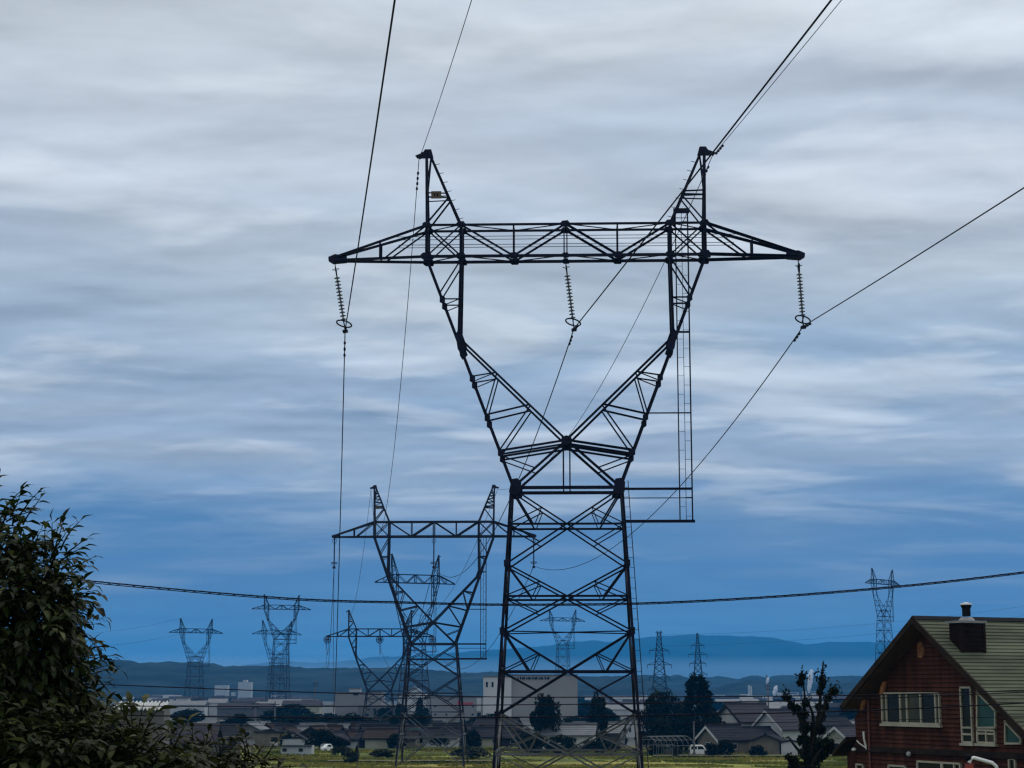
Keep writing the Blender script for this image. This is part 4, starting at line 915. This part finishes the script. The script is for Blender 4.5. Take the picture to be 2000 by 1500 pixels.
car('white boxy van parked at the field edge before the tan storehouse', (q.x, q.y, 0), R(-6), [(-1.7, .25), (1.7, .25), (1.72, .75), (1.55, .95), (.95, 1.05), (.45, 1.68), (.2, 1.75), (-1.55, 1.75), (-1.7, 1.5)],
    [[(-1.5, 1.05), (-.55, 1.05), (-.55, 1.55), (-1.45, 1.55)], [(-.4, 1.05), (.75, 1.05), (.35, 1.55), (-.4, 1.55)]], 3.4, 1.5, car_w)
q = G(638, 1469)
car('small rounded white car parked in the grass right of the white hut', (q.x, q.y, 0), R(-150), [(-.85, .25), (.85, .25), (.9, .6), (.82, .85), (.4, .95), (.1, 1.38), (-.5, 1.42), (-.82, 1.0), (-.9, .6)], [[(-.6, .95), (.25, .95), (.02, 1.3), (-.45, 1.3)]], 1.8, 1.45, car_w)
q = G(1304, 1474)
car('dark hatchback half hidden in bushes at the right foot of the biggest pylon', (q.x, q.y, 0), R(8), [(-1.6, .25), (1.6, .25), (1.65, .7), (1.2, .9), (.6, 1.0), (.2, 1.4), (-1.2, 1.42), (-1.6, .9)], [[(-1.1, .98), (.4, .98), (.1, 1.32), (-1.05, 1.32)]], 3.2, 1.5, mat('dark_car_paint', (.05, .05, .045), .3, .1))

# ------------------------------------------------------------------ trees
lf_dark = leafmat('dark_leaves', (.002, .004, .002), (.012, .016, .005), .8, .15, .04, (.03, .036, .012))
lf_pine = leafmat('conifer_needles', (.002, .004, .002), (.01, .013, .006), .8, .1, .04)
lf_fore = leafmat('glossy_leaves', (.004, .008, .002), (.02, .035, .006), .55, .3, .15, (.075, .085, .025))
lf_low = leafmat('dull_green_leaves', (.01, .015, .005), (.026, .036, .01), .55, .3, .12, (.09, .095, .035))
lf_hedge = leafmat('olive_leaves', (.01, .014, .005), (.035, .04, .014), .6, .2)
bark = mat('dark_bark', (.012, .0105, .007), .95, .4, 6., spec=.04)
def leaf_quad(mb, c, d, u, l, w):       # pointed, folded, drooping leaf
    d = d.normalized(); u = (u - d * u.dot(d)).normalized(); s = d.cross(u)
    a = c; b = c + d * l * .45 + u * l * .08; e = c + d * l - u * l * .12
    mb.add([a, b + s * w * .5 + u * w * .12, b, b - s * w * .5 + u * w * .12, e, c + d * l * .75 - u * l * .01 + s * w * .38 + u * w * .08, c + d * l * .75 - u * l * .01 - s * w * .38 + u * w * .08, c + d * l * .78],
           [(0, 1, 2), (0, 2, 3), (1, 5, 7, 2), (2, 7, 6, 3), (5, 4, 7), (7, 4, 6)])
def rv(r): 
    while True:
        v = Vector((r.uniform(-1, 1), r.uniform(-1, 1), r.uniform(-1, 1)))
        if 0.05 < v.length < 1: return v
def crown_mesh(kind, seed, n):
    r = random.Random(seed); mb = MB()
    if kind == 'broad':
        cl = []
        for i in range(30):
            v = rv(r); k_ = 1.1 - .55 * max(0, v.z); c = Vector((v.x * .4 * k_, v.y * .4 * k_, .56 + v.z * .36)); cl.append((c, r.uniform(.05, .15)))
        for i in range(n):
            c, cr = r.choice(cl); v = rv(r).normalized(); p = c + v * cr * r.uniform(.6, 1.05)
            d = (v + rv(r) * .8).normalized(); u = rv(r); s = r.uniform(.05, .085)
            w = d.cross(u).normalized(); mb.add([p, p + d * s * .5 + w * s * .35, p + d * s, p + d * s * .5 - w * s * .35], [(0, 1, 2, 3)])
    else:
        for i in range(n):
            k = r.random() ** .75; z = 1 - k * .88; R0 = .05 + .42 * k ** .8
            tier = (z * 9) % 1; a = r.random() * 6.283; bl = .92 + .55 * mn.noise(Vector((math.cos(a) * 1.5, math.sin(a) * 1.5, z * 7 + seed)))
            rr = R0 * (.45 + .55 * r.random() ** .7) * (1.12 - .45 * tier) * bl
            p = Vector((rr * math.cos(a), rr * math.sin(a), z - rr * .22)); d = Vector((math.cos(a), math.sin(a), r.uniform(-.7, .3))) + rv(r) * .5; d.normalize()
            u = rv(r); s = r.uniform(.045, .085); w = d.cross(u).normalized(); mb.add([p, p + d * s * .5 + w * s * .3, p + d * s, p + d * s * .5 - w * s * .3], [(0, 1, 2, 3)])
    return mb
TREE = {}
def tree_proto(kind, v, leaf):
    key = (kind, v, leaf.name)
    if key not in TREE:
        c = crown_mesh(kind, v * 13 + 5, 4200 if kind == 'broad' else 5200)
        me = bpy.data.meshes.new('crown'); me.from_pydata(c.v, [], c.f); me.materials.append(leaf)
        t_ = MB(); t_.tube([(0, 0, -.02), (.01, 0, .3), (0, .01, .6), (.01, 0, .85)], [.035, .026, .018, .006], 7)
        if kind == 'broad':
            for a in range(6): t_.tube([(0, 0, .25 + a * .05), (.14 * math.cos(a * 2), .14 * math.sin(a * 2), .5 + a * .04), (.27 * math.cos(a * 2), .27 * math.sin(a * 2), .62 + a * .05)], [.016, .01, .004], 5)
        m2 = bpy.data.meshes.new('trunk'); m2.from_pydata(t_.v, [], t_.f); m2.materials.append(bark); TREE[key] = (me, m2)
    return TREE[key]
def tree(name, label, px, D, top, wpx, kind='broad', v=0, leaf=None, group=None, cat='tree', base_z=None, sink=0):
    leaf = leaf or (lf_dark if kind == 'broad' else lf_pine)
    me, m2 = tree_proto(kind, v, leaf); loc = at(px, D, ground(0, D) if base_z is None else base_z); h = P(px, top, D).z - loc.z + sink; loc.z -= sink; w = wpx / F * D
    root = empty(name, loc, label, cat, group, v * 1.3); root.rotation_euler.z = v * 1.3 + px * .01
    for nm_, e in (('crown', me), ('trunk', m2)):
        o = bpy.data.objects.new(nm_, e); link(o, root); o.scale = (w / .9, w / .9, h) if nm_ == 'crown' else (h * .9, h * .9, h)
    return root
TR = [('pine_tree', 'broad dark pine just right of the biggest pylon', 1296, 330, 1343, 76, 'broad', 1), ('conifer_tree', 'tallest dark conifer in front of the narrow double circuit pylon', 1362, 322, 1318, 112, 'cone', 2),
      ('pine_tree', 'lower dark tree filling the gap under the tallest conifer', 1330, 316, 1395, 80, 'broad', 2), ('pine_tree', 'dark tree at the foot of the broad pine', 1283, 310, 1400, 60, 'broad', 0), ('dark_tree', 'dark low tree right under the tallest conifer', 1385, 312, 1395, 56, 'broad', 1),
      ('round_tree', 'large dark round tree inside the biggest pylon legs, left one', 1066, 330, 1351, 54, 'broad', 0), ('round_tree', 'smaller dark round tree inside the biggest pylon legs, right one', 1166, 336, 1355, 42, 'broad', 2),
      ('round_tree', 'dark dome-shaped tree between the long barn and the tan house', 468, 420, 1391, 46, 'broad', 1), ('round_tree', 'small dark tree top behind the corrugated workshop', 291, 320, 1367, 30, 'broad', 0), ('round_tree', 'dark bushy tree behind the long barn roof', 366, 420, 1388, 46, 'broad', 2),
      ('round_tree', 'dark tree left of the small white car', 625, 330, 1422, 56, 'broad', 0), ('shrub', 'dark shrub in front of the olive house, right side', 690, 350, 1432, 50, 'broad', 1), ('shrub', 'dark shrub in front of the olive house, left side', 668, 345, 1438, 26, 'broad', 2),
      ('factory_tree', 'dark pointed tree before the white peaked hall', 820, 560, 1362, 26, 'cone', 1), ('factory_tree', 'dark tree at the left leg of the second pylon', 783, 560, 1371, 30, 'broad', 1), ('factory_tree', 'wide dark tree right of the low grey annex', 752, 560, 1380, 42, 'broad', 0), ('factory_tree', 'low dark tree under the pointed factory tree', 826, 550, 1380, 34, 'broad', 2),
      ('round_tree', 'little dark tree behind the tan flat-roofed house', 537, 480, 1404, 20, 'broad', 2), ('round_tree', 'little dark tree left of the white factory block', 578, 600, 1381, 34, 'broad', 1),
      ('shrub', 'round dark clipped shrub in front of the storehouse gable', 1414, 298, 1442, 38, 'broad', 1), ('shrub', 'small shrub behind the white van', 1388, 296, 1452, 30, 'broad', 2), ('shrub', 'olive shrub left of the white van', 1320, 294, 1456, 18, 'broad', 0), ('shrub', 'dark shrub before the small tan shed', 1478, 296, 1456, 36, 'broad', 2),
      ('field_bush', 'dark bush standing alone in the field, left of the slim clipped one', 656, 300, 1456, 14, 'broad', 0), ('field_bush', 'slim upright clipped bush in the field', 698.5, 298, 1455, 11, 'cone', 0), ('field_bush', 'olive bush between the lone and the slim field bushes', 674, 302, 1456, 26, 'broad', 1), ('field_bush', 'wide ragged bush nearest to the viewer in the left field', 688, 268, 1466, 34, 'broad', 2),
      ('field_bush', 'low dark bush left of the foot of the biggest pylon', 925, 285, 1457, 74, 'broad', 0), ('field_bush', 'low brown-green bush row by the second pylon foot', 750, 290, 1461, 50, 'broad', 1), ('shrub', 'dark hedge tree between the biggest pylon legs, left', 1035, 312, 1430, 60, 'broad', 1), ('shrub', 'dark hedge tree between the biggest pylon legs, middle', 1095, 308, 1437, 70, 'broad', 2), ('shrub', 'dark hedge tree between the biggest pylon legs, right', 1165, 306, 1444, 80, 'broad', 0),
      ('shrub', 'dark bush under the greenhouse frame', 1280, 300, 1447, 40, 'broad', 2), ('shrub', 'bush left of the cream house', 1596, 305, 1440, 40, 'broad', 1)]
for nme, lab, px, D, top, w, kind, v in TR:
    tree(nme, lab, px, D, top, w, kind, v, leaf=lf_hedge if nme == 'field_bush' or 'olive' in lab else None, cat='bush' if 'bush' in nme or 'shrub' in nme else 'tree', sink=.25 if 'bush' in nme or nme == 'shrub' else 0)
for i in range(46):
    px = rnd.choice([rnd.uniform(556, 965), rnd.uniform(556, 965), rnd.uniform(1000, 1290), rnd.uniform(1400, 1560)]); D = rnd.uniform(336, 362)
    tree('garden_shrub', 'dark garden shrub in the hedge line along the field edge', px, D, 1350 + (CZ - rnd.uniform(1.4, 3.4)) * F / D, rnd.uniform(2, 5) * F / D, 'broad', i % 3, group='dark garden shrubs along the field edge', cat='bush', sink=.3)
GT = 'small dark trees of the town plain'
for i in range(70):
    px = rnd.choice([rnd.uniform(250, 590), rnd.uniform(560, 960), rnd.uniform(1120, 1280), rnd.uniform(1390, 1700)]); mid_ = 590 < px < 1130
    D = rnd.uniform(420, 540) if mid_ else rnd.uniform(420, 1500); h = rnd.uniform(2.5, 10.5 - .0115 * D) if mid_ else rnd.uniform(3, 7)
    tp = 1350 + (CZ - h) * F / D
    tree('town_tree', 'small dark tree among the hazy rooftops of the town plain', px, D, tp, rnd.uniform(6, 13) * F / D, 'broad', i % 3, group=GT)

# grass and rice in the field
for nm_, py0, py1, px0, px1, m_ in (('field_path', 1477.5, 1479.5, 1275, 1700, mat('pale_earth', (.13, .12, .065), .95, .3, .5, spec=.05)), ('field_path', 1488, 1490, 640, 960, MATS['pale_earth'] if 'pale_earth' in MATS else None), ):
    m = MB(); ps = []
    for k in range(25):
        px = px0 + (px1 - px0) * k / 24; w_2 = .5 * mn.noise(Vector((k * .4, py0, 0)))
        for py in (py0 + w_2, py1 + w_2): q = G(px, py); ps.append((q.x, q.y, .3))
    m.add(ps, [(2 * k + 1, 2 * k + 3, 2 * k + 2, 2 * k) for k in range(24)]); tag(m.build(nm_, m_), kind='structure')
r2 = random.Random(3); mb = MB()
lf_grass = leafmat('field_grass', (.06, .06, .06), (.2, .2, .2), .9, .3)
t = lf_grass.node_tree; co = t.nodes.new('ShaderNodeTexCoord'); mp = t.nodes.new('ShaderNodeMapping'); mp.inputs['Scale'].default_value = (.5, 2.2, 1); n = t.nodes.new('ShaderNodeTexNoise'); n.inputs['Scale'].default_value = .06; n.inputs['Detail'].default_value = 4
t.links.new(co.outputs['Object'], mp.inputs[0]); t.links.new(mp.outputs[0], n.inputs['Vector']); r = t.nodes.new('ShaderNodeValToRGB'); e = r.color_ramp.elements
for k, (p_, c_) in enumerate(((.34, (.03, .042, .01)), (.44, (.095, .115, .016)), (.54, (.18, .18, .026)), (.62, (.24, .19, .045)), (.7, (.15, .1, .04)))):
    if k > 1: e.new(p_)
    e[k].position = p_; e[k].color = (*c_, 1)
t.links.new(n.outputs[0], r.inputs[0])
hs_ = t.nodes.new('ShaderNodeHueSaturation'); g = t.nodes.new('ShaderNodeNewGeometry'); mr = t.nodes.new('ShaderNodeMapRange'); mr.inputs[3].default_value = .7; mr.inputs[4].default_value = 1.3
t.links.new(g.outputs['Random Per Island'], mr.inputs[0]); t.links.new(mr.outputs[0], hs_.inputs['Value']); t.links.new(r.outputs[0], hs_.inputs['Color'])
for nn in t.nodes:
    if nn.type in ('BSDF_PRINCIPLED', 'BSDF_TRANSLUCENT'): t.links.new(hs_.outputs[0], nn.inputs[0])
for i in range(42000):
    Y = 222 + 118 * r2.random(); px = r2.uniform(500, 1690); x = (px - 1000) / F * Y
    k = mn.noise(Vector((x * .05, Y * .11, 0))) + .5 * mn.noise(Vector((x * .2, Y * .35, 5)))
    if k < -.05: continue
    h = .15 + .4 * k * r2.random() + .1; a = r2.random() * 3.14; c = Vector((x, Y, ground(x, Y) - .15)); s = Vector((math.cos(a), math.sin(a), 0)) * r2.uniform(.08, .25)
    mb.add([c - s, c + s, c + s * 1.3 + Vector((r2.uniform(-.2, .2), 0, h + .15)), c - s * 1.1 + Vector((r2.uniform(-.2, .2), 0, h))], [(0, 1, 2, 3)])
tag(mb.build('grass', lf_grass), kind='stuff')

# pruned tree in front of the village, right of centre
PD = 82
root = empty('pruned_tree', at(1577, PD, ground(0, PD)), 'dark hard-pruned tree with knobbly upright limbs left of the brown house', 'tree')
def pr(px, py, dy=0.): return P(px, py, PD + dy) - root.location
tk = MB(); lv = MB(); r3 = random.Random(11)
LIMB = [([(1577, 1640), (1577, 1500), (1572, 1440), (1562, 1400), (1546, 1378), (1536, 1358)], [.32, .28, .2, .15, .12, .14], 0), ([(1575, 1470), (1570, 1400), (1572, 1370), (1570, 1345), (1565, 1322), (1567, 1310)], [.2, .15, .1, .06, .12, .08], .3),
        ([(1583, 1480), (1592, 1430), (1600, 1390), (1603, 1350), (1604, 1330), (1607, 1302)], [.22, .18, .13, .1, .12, .05], -.2), ([(1597, 1420), (1610, 1385), (1615, 1365), (1630, 1348)], [.2, .16, .14, .08], -.4),
        ([(1585, 1500), (1600, 1470), (1618, 1455)], [.25, .18, .1], -.3), ([(1572, 1480), (1555, 1460), (1543, 1445)], [.14, .1, .06], -.2), ([(1583, 1500), (1586, 1440), (1588, 1400), (1580, 1375)], [.2, .16, .12, .08], .2), ([(1570, 1500), (1552, 1490), (1545, 1480)], [.2, .14, .08], -.3)]
LIMB = [(p_, [q_ * .6 for q_ in r_s], d_) for p_, r_s, d_ in LIMB]
for pts, rs, dy in LIMB:
    sm = smooth_pts(pts, 24); n = len(sm); tk.tube([pr(x, y, dy) for x, y in sm], [interp(list(zip([i / (len(rs) - 1) for i in range(len(rs))], rs)), k / (n - 1)) for k in range(n)], 8)
tk.build('trunk', bark, root)
BLOB = [(1536, 1361, 11, 0), (1566, 1322, 10, .3), (1563, 1333, 9, .3), (1605, 1325, 10, -.2), (1606, 1338, 9, -.2), (1601, 1352, 9, -.2), (1628, 1350, 13, -.4), (1618, 1362, 11, -.4), (1612, 1380, 9, -.3), (1573, 1372, 11, .3), (1556, 1385, 13, 0), (1545, 1376, 10, 0), (1570, 1395, 13, .2), (1600, 1380, 10, 0), (1604, 1400, 13, 0),
        (1572, 1420, 17, .1), (1604, 1425, 14, 0), (1570, 1445, 18, 0), (1603, 1450, 18, -.2), (1618, 1452, 17, -.4), (1622, 1462, 12, -.4), (1575, 1470, 22, 0), (1598, 1478, 18, -.1), (1550, 1485, 13, -.3), (1548, 1497, 14, -.3), (1565, 1500, 22, 0), (1590, 1505, 20, 0), (1540, 1478, 8, -.3), (1610, 1470, 12, -.2)]
for px, py, rp, dy in BLOB:
    rp *= .7
    for i in range(int(rp * 26)):
        v = rv(r3); c = pr(px + v.x * rp, py + v.z * rp, dy + v.y * rp * PD / F); leaf_quad(lv, c, rv(r3) + Vector((0, 0, -.3)), rv(r3), r3.uniform(.08, .16), r3.uniform(.05, .09))
for px, py in [(1607, 1303), (1608, 1307), (1611, 1299), (1606, 1312), (1599, 1309), (1593, 1316), (1596, 1323), (1594, 1322), (1610, 1315), (1598, 1331), (1573, 1316), (1574, 1318), (1630, 1340), (1637, 1349), (1640, 1346), (1541, 1350)]:
    for i in range(5): leaf_quad(lv, pr(px + r3.uniform(-1.5, 1.5), py + r3.uniform(-1.5, 1.5)), rv(r3), rv(r3), .14, .09)
for px, py, ln, ax in ((1536, 1354, 14, -.2), (1531, 1358, 12, -.6), (1566, 1312, 9, .1), (1560, 1324, 10, -.8), (1573, 1330, 12, .9), (1607, 1310, 16, .15), (1602, 1330, 13, -.9), (1610, 1335, 14, .9), (1630, 1348, 16, .5), (1634, 1356, 14, 1.2), (1624, 1350, 14, -.1), (1545, 1448, 14, -.9), (1618, 1452, 20, 1.2), (1612, 1440, 14, .9), (1556, 1390, 10, -1.), (1590, 1385, 16, .1), (1580, 1372, 12, .2), (1550, 1480, 16, -1.1)):
    a_ = pr(px, py); b_ = pr(px + ln * math.sin(ax), py - ln * math.cos(ax)); tk2 = [a_, a_.lerp(b_, .5) + rv(r3) * .03, b_]
    for k in range(12): leaf_quad(lv, a_.lerp(b_, .25 + .75 * k / 11) + rv(r3) * .07, rv(r3) + Vector((0, 0, .3)), rv(r3), r3.uniform(.07, .14), r3.uniform(.04, .08))
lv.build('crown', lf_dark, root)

# ------------------------------------------------------------------ leafy tree and shrubs close by on the left
def leafy(name, label, root_px, D, blobs, limbs, leaf, n_twig, ll, seed, spray=()):
    r = random.Random(seed); root = empty(name, at(root_px, D, ground(0, D)), label, 'tree' if 'tree' in name else 'shrub')
    T = lambda px, py, dy=0.: P(px, py, D + dy) - root.location
    tk = MB(); lv = MB()
    for pts, r0, r1 in limbs:
        sm = smooth_pts([p[:2] for p in pts], 14); n = len(sm); tk.tube([T(x, y, pts[0][2] if len(pts[0]) > 2 else 0) for x, y in sm], [r0 + (r1 - r0) * k / (n - 1) for k in range(n)], 7)
    tot = sum(b[2] * b[3] for b in blobs)
    def twig(c, d, L, nl, droop=.5):
        d = d.normalized(); p = [c]; 
        for i in range(4): d = (d + Vector((0, 0, -.06)) + rv(r) * .14).normalized(); p.append(p[-1] + d * L / 4)
        tk.tube(p, [.006, .005, .004, .003, .002], 4); a = r.random() * 6
        for i in range(nl):
            k = (i + .6) / nl; q = p[min(3, int(k * 4))].lerp(p[min(4, int(k * 4) + 1)], k * 4 % 1); a += 2.4
            side = Vector((math.cos(a), math.sin(a), .25)); ld = (d * .55 + side * .8 + Vector((0, 0, -droop * r.uniform(.3, 1.3)))); s = ll * r.uniform(.5, 1.25)
            leaf_quad(lv, q, ld, Vector((0, 0, 1)) + rv(r) * .6, s, s * r.uniform(.34, .46))
        leaf_quad(lv, p[-1], d + Vector((0, 0, -.3)), Vector((0, 0, 1)) + rv(r) * .4, ll, ll * .38)
    for (px, py, rx, ry, dy, rd) in blobs:
        for i in range(int(n_twig * rx * ry / tot)):
            v = rv(r)
            if r.random() < .55: v = v.normalized() * r.uniform(.75, .98)
            c = T(px + v.x * rx, py - v.z * ry, dy + v.y * rd); twig(c, Vector((v.x, v.y * .7 - .1, v.z * .8)) + rv(r) * .5, r.uniform(.12, .26), r.randint(5, 8))
    for (x0, y0, x1, y1, nl) in spray:
        a, b = T(x0, y0, -.2), T(x1, y1, -.2); twig(a, b - a, (b - a).length, nl, .35)
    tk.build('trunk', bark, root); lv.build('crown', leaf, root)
leafy('leafy_tree', 'dark leafy tree with drooping pointed leaves cut off by the left edge', 20, 11, [(-25, 1040, 44, 52, 0, .4), (25, 1040, 30, 36, 0, .3), (10, 1115, 52, 42, 0, .5), (98, 1112, 36, 38, -.1, .4), (50, 1165, 85, 50, -.1, .6), (-40, 1200, 100, 100, .2, .7), (112, 1165, 32, 40, 0, .4), (60, 1230, 85, 70, -.1, .6),
       (118, 1205, 28, 38, 0, .3), (35, 1300, 100, 80, 0, .7), (128, 1295, 34, 26, 0, .3), (75, 1360, 90, 65, 0, .6), (135, 1340, 30, 36, 0, .3), (-60, 1350, 120, 150, .2, .7), (60, 1450, 170, 80, 0, .7)],
      [([(20, 2700), (22, 1900), (30, 1500), (40, 1300), (30, 1120)], .16, .006), ([(30, 1500), (80, 1320), (120, 1230), (150, 1170)], .05, .003), ([(35, 1300), (-40, 1180), (-60, 1060)], .05, .003), ([(30, 1500), (110, 1370), (180, 1300)], .045, .003), ([(40, 1300), (85, 1150), (112, 1075)], .035, .003)],
      lf_fore, 1400, .094, 21, [(118, 1075, 146, 1012, 5), (105, 1070, 98, 1020, 5), (125, 1085, 168, 1050, 5), (140, 1120, 186, 1135, 6), (20, 1010, 40, 965, 5), (10, 1000, 52, 990, 5), (100, 1090, 122, 1035, 6), (60, 1080, 72, 1035, 6), (180, 1180, 205, 1205, 5), (195, 1280, 236, 1302, 6), (170, 1270, 205, 1252, 4), (185, 1320, 225, 1352, 5), (150, 1225, 190, 1258, 4)])
leafy('leafy_shrub', 'dull green shrub with broad leaves along the bottom left corner', 150, 10.2, [(40, 1490, 150, 60, 0, .5), (160, 1480, 80, 45, 0, .4), (255, 1470, 40, 32, 0, .35), (280, 1505, 60, 40, 0, .4), (325, 1515, 50, 35, 0, .4)],
      [([(150, 2600), (160, 1700), (200, 1500), (280, 1440)], .05, .01), ([(160, 1700), (90, 1500), (60, 1450)], .04, .01), ([(160, 1700), (300, 1540), (330, 1480)], .03, .008)], lf_low, 480, .104, 33, [(280, 1440, 296, 1385, 5), (255, 1420, 240, 1380, 4), (310, 1450, 340, 1420, 5)])
leafy('leafy_shrub', 'lower straggly shrub trailing right from the bottom left corner', 430, 13, [(390, 1505, 40, 30, 0, .35), (440, 1500, 34, 26, 0, .3), (485, 1498, 26, 30, 0, .3), (420, 1530, 120, 40, 0, .4), (510, 1498, 22, 20, 0, .2)],
      [([(430, 2400), (435, 1700), (440, 1540), (470, 1470)], .04, .01), ([(435, 1700), (400, 1540), (390, 1490)], .03, .008)], lf_hedge, 230, .09, 44, [(480, 1470, 476, 1436, 6), (440, 1475, 430, 1450, 5), (390, 1480, 375, 1452, 5), (500, 1480, 512, 1455, 5), (350, 1490, 330, 1462, 5)])
